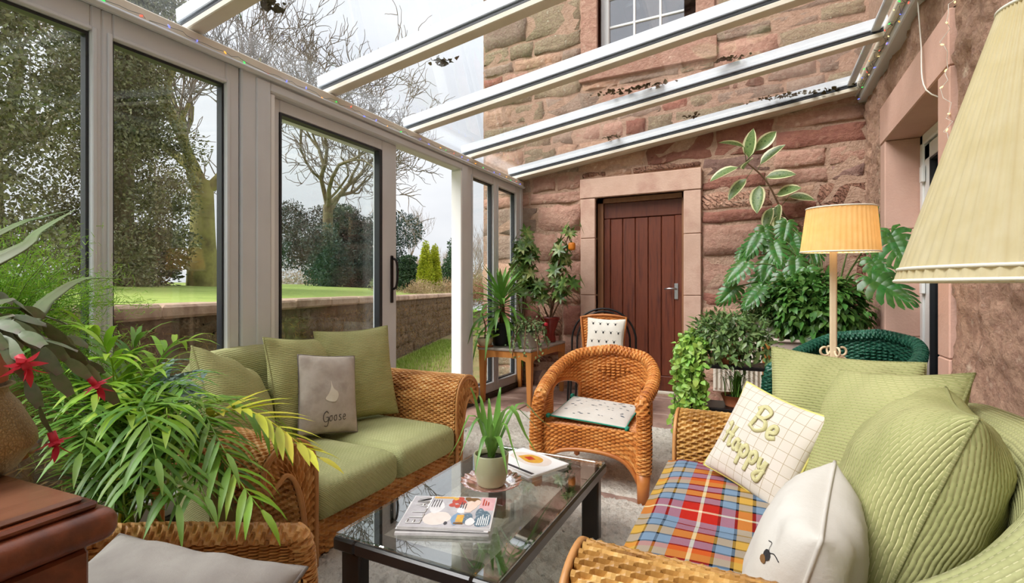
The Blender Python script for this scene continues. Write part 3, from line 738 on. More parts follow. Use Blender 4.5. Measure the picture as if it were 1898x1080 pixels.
for i, (u, t, s_, lb) in enumerate(spots):
    x, y = at(u, t); o = far[i] if i < 3 else copy_tree(far[i % 3]); o.location = (x, y, .6); s_ *= .68; o.scale = (s_, s_, s_); o.rotation_euler = (0, 0, i*1.3); o['label'] = lb
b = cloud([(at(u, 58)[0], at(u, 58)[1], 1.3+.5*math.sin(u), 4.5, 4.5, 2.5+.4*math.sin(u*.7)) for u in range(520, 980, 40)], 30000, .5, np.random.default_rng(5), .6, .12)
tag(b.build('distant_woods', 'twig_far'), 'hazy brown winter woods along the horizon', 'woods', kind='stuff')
# ------------------------------------------------------------------ furniture materials
def wicker_mat(name, c0, c1, c2):
    m = NT(name); tc = m.n('ShaderNodeTexCoord'); sp = m.n('ShaderNodeSeparateXYZ'); m.l(tc.outputs['UV'], sp.inputs[0])
    row = m.math('FLOOR', sp.outputs[1]); cb = m.n('ShaderNodeCombineXYZ')
    m.l(m.math('MULTIPLY', sp.outputs[0], .12), cb.inputs[0]); m.l(m.math('MULTIPLY', row, 1.7), cb.inputs[1])
    f = m.noise(cb.outputs[0], 1.3, 2); f2 = m.noise(m.co('Object'), 3.5, 3)
    v = m.math('ADD', m.math('MULTIPLY', f, .62), m.math('MULTIPLY', f2, .38))
    m.base(m.ramp(v, [(.34, S(c0)), (.5, S(c1)), (.66, S(c2))])); m.set(Roughness=.42, Specular_IOR_Level=.45); return m
wicker_mat('wicker_honey', (160, 104, 54), (214, 158, 94), (238, 198, 136))
wicker_mat('wicker_orange', (150, 80, 34), (208, 134, 64), (230, 172, 102))
wicker_mat('wicker_straw', (126, 82, 36), (188, 140, 72), (222, 182, 112))
wicker_mat('wicker_green', (16, 62, 46), (30, 84, 64), (58, 110, 88))
simple('cane', [(172, 110, 56), (206, 150, 90)], 6, .4, .15, 60, stretch=(1, 1, 1))
simple('cane_orange', [(170, 92, 40), (206, 134, 68)], 6, .4)
def weave_fabric(name, base1, base2, line, bw=.03, rh=.011, lw=.16, dash=.8, bstr=.5):
    """ribbed cloth with rows of short pale stitches"""
    m = NT(name); tc = m.n('ShaderNodeTexCoord'); sp = m.n('ShaderNodeSeparateXYZ'); m.l(tc.outputs['UV'], sp.inputs[0])
    wob = m.math('MULTIPLY', m.noise(m.co('UV'), 9, 2), rh*.8)
    y = m.math('DIVIDE', m.math('ADD', sp.outputs[1], wob), rh); row = m.math('FLOOR', y); fy = m.math('FRACT', y)
    x = m.math('ADD', m.math('DIVIDE', sp.outputs[0], bw), m.math('MULTIPLY', row, .37)); fx = m.math('FRACT', x)
    ln = m.math('MULTIPLY', m.math('LESS_THAN', fy, lw), m.math('LESS_THAN', fx, dash))
    n = m.noise(m.co('Object'), 5, 4); base = m.ramp(n, [(.32, S(base1)), (.68, S(base2))])
    m.base(m.mix(m.math('MULTIPLY', ln, .75), base, S(line))); m.set(Roughness=.88, Specular_IOR_Level=.15)
    rib = m.math('SINE', m.math('MULTIPLY', fy, math.pi)); rx = m.math('SINE', m.math('MULTIPLY', fx, math.pi))
    m.bump(m.math('ADD', m.math('POWER', rib, .5), m.math('MULTIPLY', rx, .35)), bstr, .006); return m
weave_fabric('green_fabric', (152, 154, 100), (172, 170, 118), (222, 214, 162), .028, .0092)
weave_fabric('green_seat', (162, 166, 114), (176, 178, 128), (206, 204, 156), .017, .009, .16, .6)
weave_fabric('green_cover', (160, 162, 112), (178, 176, 128), (208, 204, 158), .012, .010, .16, .55)
simple('taupe_suede', [(158, 146, 134), (184, 174, 162), (170, 158, 146)], 9, .9, .15, 50)
simple('grey_linen', [(148, 141, 134), (166, 160, 152)], 14, .9, .2, 300)
simple('grey_piping', [(120, 112, 106)], rough=.9)
simple('white_cotton', [(196, 189, 178), (208, 203, 194)], 6, .9, .15, 80)
simple('cream_cotton', [(224, 218, 204), (232, 228, 216)], 8, .9, .2, 200)
simple('yellow_piping', [(206, 196, 110)], rough=.8)
simple('stitch_grey', [(72, 66, 62)], rough=.8)
simple('stitch_cream', [(222, 214, 196)], rough=.8)
simple('letter_olive', [(204, 198, 150), (190, 182, 130)], 40, .8, .3, 200)
simple('ink', [(34, 32, 34)], rough=.8)
simple('mustard', [(214, 166, 40)], rough=.8)
simple('brown_mark', [(120, 84, 44)], rough=.8)
simple('teal_trim', [(32, 140, 116)], rough=.8)
simple('espresso', [(34, 28, 26), (44, 36, 32)], 12, .28, spec=.6)
glass('glass_table', (.90, .94, .92), .28)
simple('rug_pile', [(214, 203, 188), (234, 225, 212), (200, 187, 171)], 40, .95, 1.0, 160)
simple('mahogany', [(84, 40, 24), (122, 64, 38), (70, 34, 22)], 3, .3, .12, 30, stretch=(1, 6, 6), spec=.6)
simple('mahogany_top_sheen', [(104, 62, 44), (142, 96, 72), (92, 52, 36)], 2.5, .26, .1, 30, stretch=(3, 1, 3), spec=.7)  # paler copy of the wood, greyish sheen of the top put into its colour
simple('pine', [(176, 112, 52), (198, 134, 70)], 4, .35, .1, 20, stretch=(6, 6, .6))
simple('slate_top', [(150, 140, 130), (176, 168, 158)], 8, .25)
simple('black_metal', [(30, 28, 28)], rough=.4, metallic=.5)
simple('marble_top', [(196, 176, 164), (214, 198, 186)], 5, .3)
simple('radiator_white', [(222, 214, 198)], rough=.4)
simple('lamp_white', [(226, 206, 172), (214, 190, 152)], 10, .5)
def tartan():
    m = NT('tartan'); tc = m.n('ShaderNodeTexCoord'); sp = m.n('ShaderNodeSeparateXYZ'); m.l(tc.outputs['UV'], sp.inputs[0])
    B, BK, MU, RD, CR, OR = S((112, 134, 156)), S((14, 13, 18)), S((186, 146, 66)), S((168, 36, 26)), S((214, 200, 168)), S((196, 108, 40))
    sett = [(0, OR), (.05, BK), (.066, B), (.15, BK), (.166, MU), (.26, BK), (.276, B), (.35, BK), (.366, B), (.43, RD), (.53, CR), (.55, RD), (.64, BK), (.656, B), (.73, BK), (.746, MU), (.82, BK), (.836, B), (.91, BK), (.926, MU)]
    def axis(k, per, off):
        f = m.math('FRACT', m.math('ADD', m.math('DIVIDE', sp.outputs[k], per), off)); return m.ramp(f, sett, 'CONSTANT')
    a, c = axis(0, .50, .392), axis(1, .50, .94)
    ch = m.n('ShaderNodeTexChecker'); ch.inputs['Scale'].default_value = 900; m.l(tc.outputs['UV'], ch.inputs['Vector'])
    m.base(m.mix(.5, a, c)); m.set(Roughness=.95, Specular_IOR_Level=.1); m.bump(m.noise(m.co('UV'), 400, 2), .3, .003)
tartan()
def checked():
    m = NT('check_cotton'); tc = m.n('ShaderNodeTexCoord'); br = m.n('ShaderNodeTexBrick'); m.l(tc.outputs['UV'], br.inputs['Vector'])
    br.offset = 0; br.inputs['Scale'].default_value = 1; br.inputs['Brick Width'].default_value = .034; br.inputs['Row Height'].default_value = .034; br.inputs['Mortar Size'].default_value = .0009; br.inputs['Mortar Smooth'].default_value = .1
    br.inputs['Color1'].default_value = S((206, 196, 182)); br.inputs['Color2'].default_value = S((210, 200, 188)); br.inputs['Mortar'].default_value = S((168, 152, 124))
    m.base(br.outputs['Color']); m.set(Roughness=.9); m.bump(m.noise(m.co('UV'), 250, 2), .2, .002)
checked()
def pleated(name, c0, c1, emit=0.0, npl=60):
    m = NT(name); c = m.co('Object'); m.base(m.ramp(m.noise(c, 20, 3), [(.3, S(c0)), (.7, S(c1))])); m.set(Roughness=.85, Specular_IOR_Level=.1)
    tr = m.n('ShaderNodeBsdfTranslucent'); tr.inputs[0].default_value = S(c1); mx = m.n('ShaderNodeMixShader'); mx.inputs[0].default_value = .45
    m.l(m.p.outputs[0], mx.inputs[1]); m.l(tr.outputs[0], mx.inputs[2]); m.l(mx.outputs[0], m.out.inputs[0])
pleated('shade_cream', (226, 212, 168), (238, 226, 188))
pleated('shade_warm', (226, 190, 130), (240, 208, 150))
simple('shade_trim', [(236, 230, 212)], rough=.8)

# ------------------------------------------------------------------ weaving and upholstery helpers
def weave(b, Sf, nu, nv, amp=.0035, su=3, sv=3, flip=False, cu=False, keep=None, uo=0):
    u = np.linspace(0, 1, nu*su+1); v = np.linspace(0, 1, nv*sv+1); U, V = np.meshgrid(u, v, indexing='ij')
    P = Sf(U, V); du = np.gradient(P, axis=0); dv = np.gradient(P, axis=1)
    if cu:
        du[0] = du[-1] = (P[1]-P[-2])/2
    N = np.cross(du, dv); N /= np.linalg.norm(N, axis=2)[..., None]+1e-12
    if flip: N = -N
    x, y = U*nu, V*nv; j = np.floor(y+1e-6)
    cx = np.cos(np.pi*x); cx = np.sign(cx)*np.abs(cx)**.6; pr = np.abs(np.sin(np.pi*y))**.5
    h = amp*(1.1*pr-.8)+amp*1.5*cx*np.where(j % 2 == 0, 1, -1)*pr
    P = P+N*h[..., None]; uv = np.stack([x+uo, y], -1)
    kp = None
    if keep is not None:
        K = keep(U, V); kp = K[:-1, :-1] & K[1:, 1:] & K[1:, :-1] & K[:-1, 1:]
    return b.grid(P, uv=uv, flip=not flip, keep=kp, smooth=False)
def path(pts, n): 
    q = spline(pts, n*4); L = np.concatenate([[0], np.cumsum(np.linalg.norm(np.diff(q, axis=0), axis=1))]); t = np.linspace(0, L[-1], n)
    return np.stack([np.interp(t, L, q[:, k]) for k in range(q.shape[1])], -1)
def samp(P, t):
    x = t*(len(P)-1); i = np.clip(np.floor(x).astype(int), 0, len(P)-2); f = (x-i)[..., None]; return P[i]*(1-f)+P[i+1]*f
def puff(b, w, d, h, c=(0, 0, 0), e=.22, n=(36, 20), bulge=.0, seed=0):
    """rounded cushion block (superellipsoid)"""
    th = np.linspace(-np.pi, np.pi, n[0]*2, endpoint=False); ph = np.linspace(-np.pi/2, np.pi/2, n[1])
    T, Ph = np.meshgrid(th, ph, indexing='ij'); sp = lambda q, p: np.sign(q)*np.abs(q)**p
    x = sp(np.cos(T), e)*sp(np.cos(Ph), .45); y = sp(np.sin(T), e)*sp(np.cos(Ph), .45); z = sp(np.sin(Ph), .45)
    z = z*(1+bulge*(1-x*x)*(1-y*y))
    X, Y, Z = x*w/2, y*d/2, z*h/2; Z = Z+.004*(fbm(X*9+seed, Y*9, seed)-.5)*(z > 0)
    uv = np.stack([X+0*Z, Y+np.where(np.abs(z) < .9, Z, 0)], -1)
    P = np.stack([X, Y, Z], -1)+np.array(c)
    return b.grid(P, cu=True, uv=uv, flip=True)
class Pillow:
    """two bulging sheets; local x = width, y = height, z = thickness"""
    def __init__(s, w, h, t, seed=0, ears=.07, wr=.010, n=26, sag=0):
        s.w, s.h, s.t, s.seed, s.ears, s.wr, s.sag = w, h, t, seed, ears, wr, sag; s.n = n
    def pt(s, a, b, side=1):
        a = np.asarray(a, float); b = np.asarray(b, float)
        x = a*s.w/2*(1-s.ears*np.cos(b*np.pi/2)*np.abs(a)**2); y = b*s.h/2*(1-s.ears*np.cos(a*np.pi/2)*np.abs(b)**2)
        q = np.maximum(0, (1-a*a)*(1-b*b))
        z = s.t/2*q**.42*(1-s.sag*b)
        env = np.minimum(1, q*4)
        rad = fbm(a*3.2+s.seed, b*3.2, s.seed, 3)-.45
        fold = np.sin((a*b*7+a*3+s.seed*2.1)+3*fbm(a*2, b*2, s.seed+5, 2))*np.minimum(1, (np.abs(a)**3+np.abs(b)**3))
        z = z+s.wr*env**.5*(rad*1.6+.45*fold)
        return np.stack([x, y, side*z], -1)
    def mesh(s, mat, uvr=0):
        b = MB(); t = np.sin(np.linspace(-np.pi/2, np.pi/2, s.n)); A, B = np.meshgrid(t, t, indexing='ij')
        uv = np.stack([A*s.w/2, B*s.h/2], -1)
        if uvr: uv = uv[..., ::-1]
        def arc(Q):      # cloth coordinates measured along the bulging surface, from the middle
            m_ = s.n//2; L = [np.cumsum(np.concatenate([np.zeros_like(np.take(Q[..., 0], [0], k)), np.linalg.norm(np.diff(Q, axis=k), axis=-1)], k), k) for k in (0, 1)]
            return np.stack([L[0]-L[0][m_:m_+1], L[1]-L[1][:, m_:m_+1]], -1)
        for sd in (1, -1):
            Q = s.pt(A, B, sd); w_ = arc(Q)
            if uvr: w_ = w_[..., ::-1]
            b.grid(Q, uv=w_, flip=sd > 0)
        return b
    def edge(s, r, n=20):
        t = np.linspace(-1, 1, n); o = np.ones(n)
        E_ = np.concatenate([s.pt(t, -o)[:-1], s.pt(o, t)[:-1], s.pt(-t, o)[:-1], s.pt(-o, -t)]); b = MB(); b.tube(E_, r, 6, True); return b
def basis(c, n, roll=0, up=(0, 0, 1)):
    n = nrm(n); x = nrm(np.cross(up, n)); y = np.cross(n, x); cr, sr = math.cos(roll), math.sin(roll)
    x, y = x*cr+y*sr, -x*sr+y*cr
    M = np.eye(4); M[:3, 0] = x; M[:3, 1] = y; M[:3, 2] = n; M[:3, 3] = c; return mat4(M)
def cushion(name, label, c, n, roll, w, h, t, mat, pip=None, pr=.004, group=None, seed=0, cat='cushion', wr=.010, ears=.07, sag=0, uvr=0):
    th_ = thing(name, label, cat, (0, 0, 0), 0, group); th_.matrix_basis = basis(c, n, roll)
    p = Pillow(w, h, t, seed, ears, wr, sag=sag); p.mesh(mat, uvr).build('cover', mat, th_)
    p.edge(pr).build('piping' if pip else 'seam', pip or mat, th_); return th_, p
def strokes_on(p, strokes, r, off=.001, flat=.5, n=6, side=1):
    """embroidered strokes laid on the pillow face; stroke points in pillow units (-1..1)"""
    out = []
    for s_ in strokes:
        q = spline(s_, max(6, len(s_)*5)); P = p.pt(q[:, 0], q[:, 1], side); P[:, 2] += off*side; b = MB(); b.tube(P, r, n, True, flat); out.append(b)
    return out

# ------------------------------------------------------------------ wicker sofas
PIN = [(0, .02), (0, .2), (0, .36), (.005, .46), (.035, .535), (.095, .575), (.165, .565), (.220, .515), (.232, .450), (.200, .400)]
POUT = [(.050, .02), (.058, .2), (.078, .33), (.105, .415), (.135, .445), (.165, .425), (.200, .400)]
def make_sofa(name, label, loc, rz, Wi, D, mat, cane, nrow=46, zs=(1.0, 1.0), wrap=(.25, .25)):
    t = thing(name, label, 'sofa', loc, rz, 'wicker sofas')
    for sg in (-1, 1):
        pin = path(PIN, 60); pout = path(POUT, 60); w0 = sg*Wi/2; zs_ = zs[0] if sg < 0 else zs[1]; pin = pin*[1, zs_]; pout = pout*[1, zs_]
        def P3(q, d): return np.stack([w0+sg*q[..., 0], d+0*q[..., 0], q[..., 1]], -1)
        b = MB(); weave(b, lambda u, v: P3(samp(pin, v), u*D), int(D/.022), nrow+30, .006, flip=sg < 0)
        weave(b, lambda u, v: P3(samp(pout, v), u*D), int(D/.022), nrow-6, .006, flip=sg > 0)
        arm = b.build('arm', mat, t)
        b = MB(); weave(b, lambda u, v: P3(samp(pin, v)*(1-u)[..., None]+samp(pout, v)*u[..., None], -.004+0*u), 5, nrow, .0055, 3, 3, flip=sg < 0); b.build('front_panel', mat, arm)
        for pp, k in ((pin, 0), (pout, 1)):
            for j in range(2):
                q = pp.copy(); q3 = P3(q, -.008-.012*j*0); 
                mid = (pin+pout)/2; q = pp+(mid-pp)*(.16*j); b = MB(); b.tube(P3(q, -.010), .008, 6); b.build('braid', cane, arm)
    # woven front rail
    b = MB(); weave(b, lambda u, v: np.stack([(u-.5)*Wi, .035+0*u, .02+v*.17], -1), int(Wi/.022), 15, .006, flip=False); b.build('front_rail', mat, t)
    b = MB(); b.box2((-Wi/2, .06, .11), (Wi/2, D-.06, .15)); b.build('seat_deck', cane, t)
    # padded back under a loose green cover, wrapping round the corners
    hw = Wi/2
    pl = path([(-hw-.03, D-wrap[0]), (-hw-.02, D-wrap[0]*.55), (-hw+.10, D-.04), (-hw+.32, D+.03), (0, D+.04), (hw-.32, D+.03), (hw-.10, D-.04), (hw+.02, D-wrap[1]*.55), (hw+.03, D-wrap[1])], 70)
    hh = np.interp(np.linspace(0, 1, 70), [0, .1, .22, .34, .5, .66, .78, .9, 1], [.58, .66, .755, .79, .80, .79, .755, .66, .58])
    tg = np.gradient(pl, axis=0); tg /= np.linalg.norm(tg, axis=1)[:, None]; nr = np.stack([tg[:, 1], -tg[:, 0]], -1)      # toward the seat
    cs = np.array([(.0, .20), (.01, .35), (.012, .55), (.005, .86), (-.02, .95), (-.055, .995), (-.10, .985), (-.13, .93), (-.14, .80), (-.14, .4), (-.13, .08)])
    cs = path(cs, 30); PP = np.zeros((70, 30, 3))
    for i in range(70):
        PP[i, :, 0] = pl[i, 0]-nr[i, 0]*-cs[:, 0]; PP[i, :, 1] = pl[i, 1]+nr[i, 1]*cs[:, 0]; PP[i, :, 2] = cs[:, 1]*hh[i]
    Lp = np.concatenate([[0], np.cumsum(np.linalg.norm(np.diff(pl, axis=0), axis=1))]); Lc = np.concatenate([[0], np.cumsum(np.linalg.norm(np.diff(cs, axis=0), axis=1))])
    PP[..., :] += (.008*(fbm(Lp[:, None]*7, Lc[None]*9+0*Lp[:, None], 4, 3)-.5))[..., None]
    b = MB(); b.grid(PP, uv=np.stack(np.meshgrid(Lp, Lc*.8, indexing='ij'), -1), flip=True)
    for e in (0, 69): b.add(PP[e], [tuple(range(30)) if e else tuple(range(29, -1, -1))])
    b.build('back_cover', 'green_cover', t)
    return t
XF1 = -1.525
sofaL = make_sofa('wicker_sofa', 'two seat wicker sofa with green cushions against the glass wall', (XF1, 1.85, 0), R(90), .98, .78, 'wicker_honey', 'cane', zs=(.92, 1.0), wrap=(.40, .12))
XF2 = -.29
sofaR = make_sofa('wicker_sofa', 'two seat wicker sofa with tartan throw along the stone wall', (XF2, 1.52, 0), R(-90), 1.06, .70, 'wicker_straw', 'cane', zs=(1.0, 1.05), wrap=(.2, .35))
for i, (yc, lb) in enumerate(((1.607, 'green woven seat cushion of the glass wall sofa, beside the palm'), (2.093, 'green woven seat cushion of the glass wall sofa, beside its far arm'))):
    b = MB(); puff(b, .66, .487, .185, e=.16, bulge=.10, seed=i); o = b.build('seat_cushion', 'green_seat', None, (XF1-.31, yc, .245)); tag(o, lb, 'seat cushion', 'seat cushions of the glass wall sofa')
for i, (yc, lb) in enumerate(((1.257, 'green seat cushion under the near half of the tartan throw'), (1.783, 'green seat cushion under the far half of the tartan throw'))):
    b = MB(); puff(b, .60, .524, .22, e=.16, bulge=.08, seed=i+4); o = b.build('seat_cushion', 'green_seat', None, (XF2+.27, yc, .27)); tag(o, lb, 'seat cushion', 'seat cushions of the stone wall sofa')

G1, G2 = 'cushions on the glass wall sofa', 'cushions on the stone wall sofa'
cushion('cushion', 'slumped green cushion in the corner of the sofa behind the palm', (-2.05, 1.40, .575), (.74, .50, .45), R(-28), .46, .44, .2, 'green_fabric', group=G1, seed=1, wr=.018)
cushion('cushion', 'square green cushion behind the goose cushion', (-2.125, 1.84, .585), (.95, .10, .28), R(-5), .46, .50, .17, 'green_fabric', group=G1, seed=2, wr=.016)
cushion('cushion', 'square green cushion beside the far wicker arm', (-2.05, 2.13, .60), (.84, -.42, .22), R(2), .43, .52, .16, 'green_fabric', group=G1, seed=3, wr=.016)
g, p = cushion('cushion', 'small taupe cushion with goose outline and the word Goose', (-1.975, 1.845, .545), (.86, -.30, .32), R(-7), .30, .40, .10, 'taupe_suede', 'grey_piping', .004, G1, 4, wr=.006, ears=.04)
body = [[(-.02, .30), (-.03, .12), (-.12, -.05), (-.22, -.17), (-.05, -.24), (.12, -.24), (.22, -.12), (.20, .0), (.07, .08), (.02, .18), (-.02, .30)]]
bo = np.array(spline(body[0], 40)); cen = np.array([.03, -.1])
b = MB(); rings = np.array([cen+(bo-cen)*k for k in (1, .66, .33, .02)]); Q = p.pt(rings[..., 0], rings[..., 1]); Q[..., 2] += .0025; b.grid(Q, cv=False, flip=False); b.build('goose_motif', 'stitch_cream', g)
LG = {'G': [[(.75, .80), (.45, 1.0), (.1, .75), (.0, .35), (.2, .02), (.6, .05), (.78, .4), (.45, .42)], [(.78, .4), (.75, -.1), (.6, -.45), (.2, -.4)]],
      'o': [[(.5, .5), (.2, .48), (.05, .22), (.22, .0), (.5, .06), (.58, .32), (.42, .52), (.6, .5)]],
      's': [[(.55, .5), (.25, .5), (.2, .32), (.5, .2), (.48, .02), (.1, .0)]],
      'e': [[(.05, .25), (.5, .3), (.48, .5), (.2, .48), (.05, .2), (.25, .0), (.6, .08)]]}
x = -.28
for chn in 'Goose':
    w_ = .20 if chn == 'G' else .155
    for s_ in LG[chn]:
        for bb in strokes_on(p, [[(x+q[0]*w_*1.15, -.72+q[1]*.26+x*.06) for q in s_]], .0018): bb.build('lettering', 'stitch_grey', g)
    x += w_
cushion('cushion', 'green cushion standing at the far end of the tartan sofa', (.255, 1.985, .615), (.02, -.93, .30), R(-4), .45, .50, .15, 'green_fabric', group=G2, seed=5, wr=.012)
cushion('cushion', 'green cushion leaning on the sofa back behind the white one', (.285, 1.69, .63), (-.80, -.42, .44), R(9), .44, .48, .17, 'green_fabric', group=G2, seed=6, wr=.012)
cushion('cushion', 'plump green cushion nearest the camera, seen edge on with its seam', (.30, 1.36, .625), (-.93, .16, .34), R(2), .42, .47, .28, 'green_fabric', group=G2, seed=7, wr=.018, uvr=1)
hp_, p = cushion('cushion', 'cream checked cushion with raised olive words Be Happy and yellow piping', (.015, 1.835, .568), (-.52, -.74, .44), R(-12), .32, .335, .10, 'check_cotton', 'yellow_piping', .0045, G2, 8, wr=.006)
HB = {'B': [[(.1, 1.0), (.14, .5), (.05, 0)], [(-.05, .82), (.25, 1.05), (.62, .92), (.5, .6), (.16, .54), (.6, .5), (.72, .2), (.4, -.02), (.05, .06)]],
      'e': [[(.05, .2), (.4, .28), (.42, .48), (.2, .5), (.05, .25), (.2, .0), (.55, .12)]],
      'H': [[(.0, .85), (.16, 1.0), (.16, .5), (.06, .0)], [(.62, 1.0), (.52, .5), (.56, .05), (.75, .12)], [(.02, .48), (.35, .55), (.7, .5)]],
      'a': [[(.48, .45), (.2, .5), (.04, .22), (.2, .0), (.44, .16), (.48, .45), (.5, .08), (.66, .1)]],
      'p': [[(.05, .48), (.06, .0), (.02, -.5)], [(.05, .3), (.3, .52), (.5, .3), (.34, .0), (.08, .1)]],
      'y': [[(.05, .48), (.1, .12), (.32, .06), (.5, .45)], [(.5, .45), (.46, -.1), (.3, -.52), (.02, -.4), (.2, -.15), (.62, .05)]]}
def write(word, x, y, w, h, slope, r_, par, p, off=.0016):
    for chn in word:
        ww = w*(1.25 if chn.isupper() else 1)
        for s_ in HB[chn]:
            q = [(x+a*ww, y+c_*h*(1 if chn.isupper() else 1)+(x+a*ww)*slope) for a, c_ in s_]
            for bb in strokes_on(p, [q], r_, off, .5): bb.build('lettering', 'letter_olive', par)
        x += ww*(.86 if chn.isupper() else .74)
write('Be', -.26, .16, .38, .50, -.06, .0078, hp_, p); write('Happy', -.74, -.42, .31, .44, -.10, .0076, hp_, p)
wb, p = cushion('cushion', 'white cushion with bees and a yellow flower, seen edge on', (.078, 1.12, .53), (-.95, .14, .26), R(-6), .33, .34, .20, 'white_cotton', group=G2, seed=9, wr=.014, cat='cushion')
def bee(p, a, c_, s_, par, side=1, mats=('ink', 'brown_mark')):
    for k, (dx, dy, rr, mt) in enumerate(((0, .0, .9, mats[0]), (.0, -.05*s_/.05, .7, mats[1]))):
        th_ = np.linspace(0, 2*np.pi, 10); rad = np.linspace(.05, 1, 3)[:, None]
        Q = p.pt(a+dx+rad*np.cos(th_)*s_*rr*.8, c_+dy*.6+rad*np.sin(th_)*s_*rr*.55, side); Q[..., 2] += side*(.0015+.0006*k); b = MB(); b.grid(Q, flip=side > 0); b.build('bee_motif', mt, par)
    for sx in (-1, 1):
        for bb in strokes_on(p, [[(a, c_+.3*s_), (a+sx*.9*s_, c_+.9*s_), (a+sx*1.5*s_, c_+.7*s_)]], .0010, .0012, .4, 5, side): bb.build('bee_wing', mats[0], par)
bee(p, .76, .42, .11, wb); bee(p, .62, -.6, .09, wb)
for s_ in ([(.45, -.95), (.5, -.4), (.36, .05)], [(.5, -.5), (.62, -.2), (.64, .05)], [(.2, -.8), (.22, -.3), (.14, .3)]):
    for bb in strokes_on(p, [s_], .0016, .0012, .5, 5, -1): bb.build('stem_motif', 'ink', wb)
th_ = np.linspace(0, 2*np.pi, 16); rad = np.linspace(.02, 1, 3)[:, None]; Q = p.pt(.36+rad*np.cos(th_)*.13, .17+rad*np.sin(th_)*.13, -1); Q[..., 2] -= .002; b = MB(); b.grid(Q); b.build('flower_motif', 'mustard', wb)

# tartan throw over the seat, its front edge hanging down
nu_, nv_ = 60, 70; U, V = np.meshgrid(np.linspace(0, 1, nu_), np.linspace(0, 1.0, nv_), indexing='ij')
Lh = .12; tot = Lh+.52; s_ = V*tot
X = np.where(s_ < Lh, XF2-.042-.01*np.sin(s_/Lh*np.pi), XF2-.042+(s_-Lh)); Z = np.where(s_ < Lh, .265+s_, .40+0*s_)
rr = .05; k = np.clip((s_-Lh+rr)/(2*rr), 0, 1); 
Xs = XF2-.045+np.maximum(0, s_-Lh-.0)*1.0; Zs = np.where(s_ < Lh, .275+s_, .275+Lh)
cor = np.exp(-((s_-Lh)/.045)**2); Xs = Xs+.018*cor; Zs = Zs-.014*cor
Yb = 1.0+U*1.04; Zs = Zs+.012+.012*np.cos((U-.26)*np.pi*2*1.85)*0+.010*(fbm(U*5, V*4, 3)-.5)+.022*np.sin(np.clip((s_-Lh)/.5, 0, 1)*np.pi)*(np.abs(np.sin((Yb-.952)/.55*np.pi))**.5-.55)
b = MB(); b.grid(np.stack([Xs, Yb, Zs], -1), uv=np.stack([Yb, s_], -1), flip=True); thr = b.build('tartan_throw', 'tartan'); tag(thr, 'blue red and orange tartan wool throw spread over the sofa seat', 'throw')
md = thr.modifiers.new('thickness', 'SOLIDIFY'); md.thickness = .006; md.offset = -1
# ------------------------------------------------------------------ coffee table
ct = thing('coffee_table', 'low dark wood coffee table with inset glass top', 'coffee table', (-.872, 1.595, 0))
tw, tl, tz = .575, .99, .34
b = MB(); fw = .085
b.box2((-tw/2, -tl/2, tz-.052), (-tw/2+fw, tl/2, tz-.012), .006); b.box2((tw/2-fw, -tl/2, tz-.052), (tw/2, tl/2, tz-.012), .006)
b.box2((-tw/2+fw, -tl/2, tz-.052), (tw/2-fw, -tl/2+fw, tz-.012), .006); b.box2((-tw/2+fw, tl/2-fw, tz-.052), (tw/2-fw, tl/2, tz-.012), .006)
b.build('table_frame', 'espresso', ct)
MB().box2((-tw/2+.006, -tl/2+.006, tz-.011), (tw/2-.006, tl/2-.006, tz-.001), .003).build('glass_top', 'glass_table', ct)
for sx in (-1, 1):
    for sy in (-1, 1): MB().box2((sx*(tw/2-.02)-.0, sy*(tl/2-.015), 0), (sx*(tw/2-.095), sy*(tl/2-.06), tz-.053), .005).build('leg', 'espresso', ct)

# ------------------------------------------------------------------ rugs
def rug(label, x0, x1, y0, y1, h, seed):
    r = np.random.default_rng(seed); nx, ny = int((x1-x0)/.012), int((y1-y0)/.012)
    X, Y = np.meshgrid(np.linspace(x0, x1, nx), np.linspace(y0, y1, ny), indexing='ij')
    e = np.minimum(np.minimum(X-x0, x1-X), np.minimum(Y-y0, y1-Y)); Z = h*np.minimum(1, .15+e/.02)+(r.random(X.shape)-.5)*.020*np.minimum(1, e/.02)+.006*(fbm(X*14, Y*14, seed)-.5)
    X = X+(r.random(X.shape)-.5)*.007; Y = Y+(r.random(X.shape)-.5)*.007
    b = MB(); b.grid(np.stack([X, Y, Z], -1), flip=True); return tag(b.build('shag_rug', 'rug_pile'), label, 'rug', 'beige shag rugs')
rug('beige shag rug under the coffee table', -1.78, -.05, .35, 2.50, .016, 1)
rug('beige shag rug under the wicker armchair', -2.02, -.22, 2.56, 3.92, .016, 2)

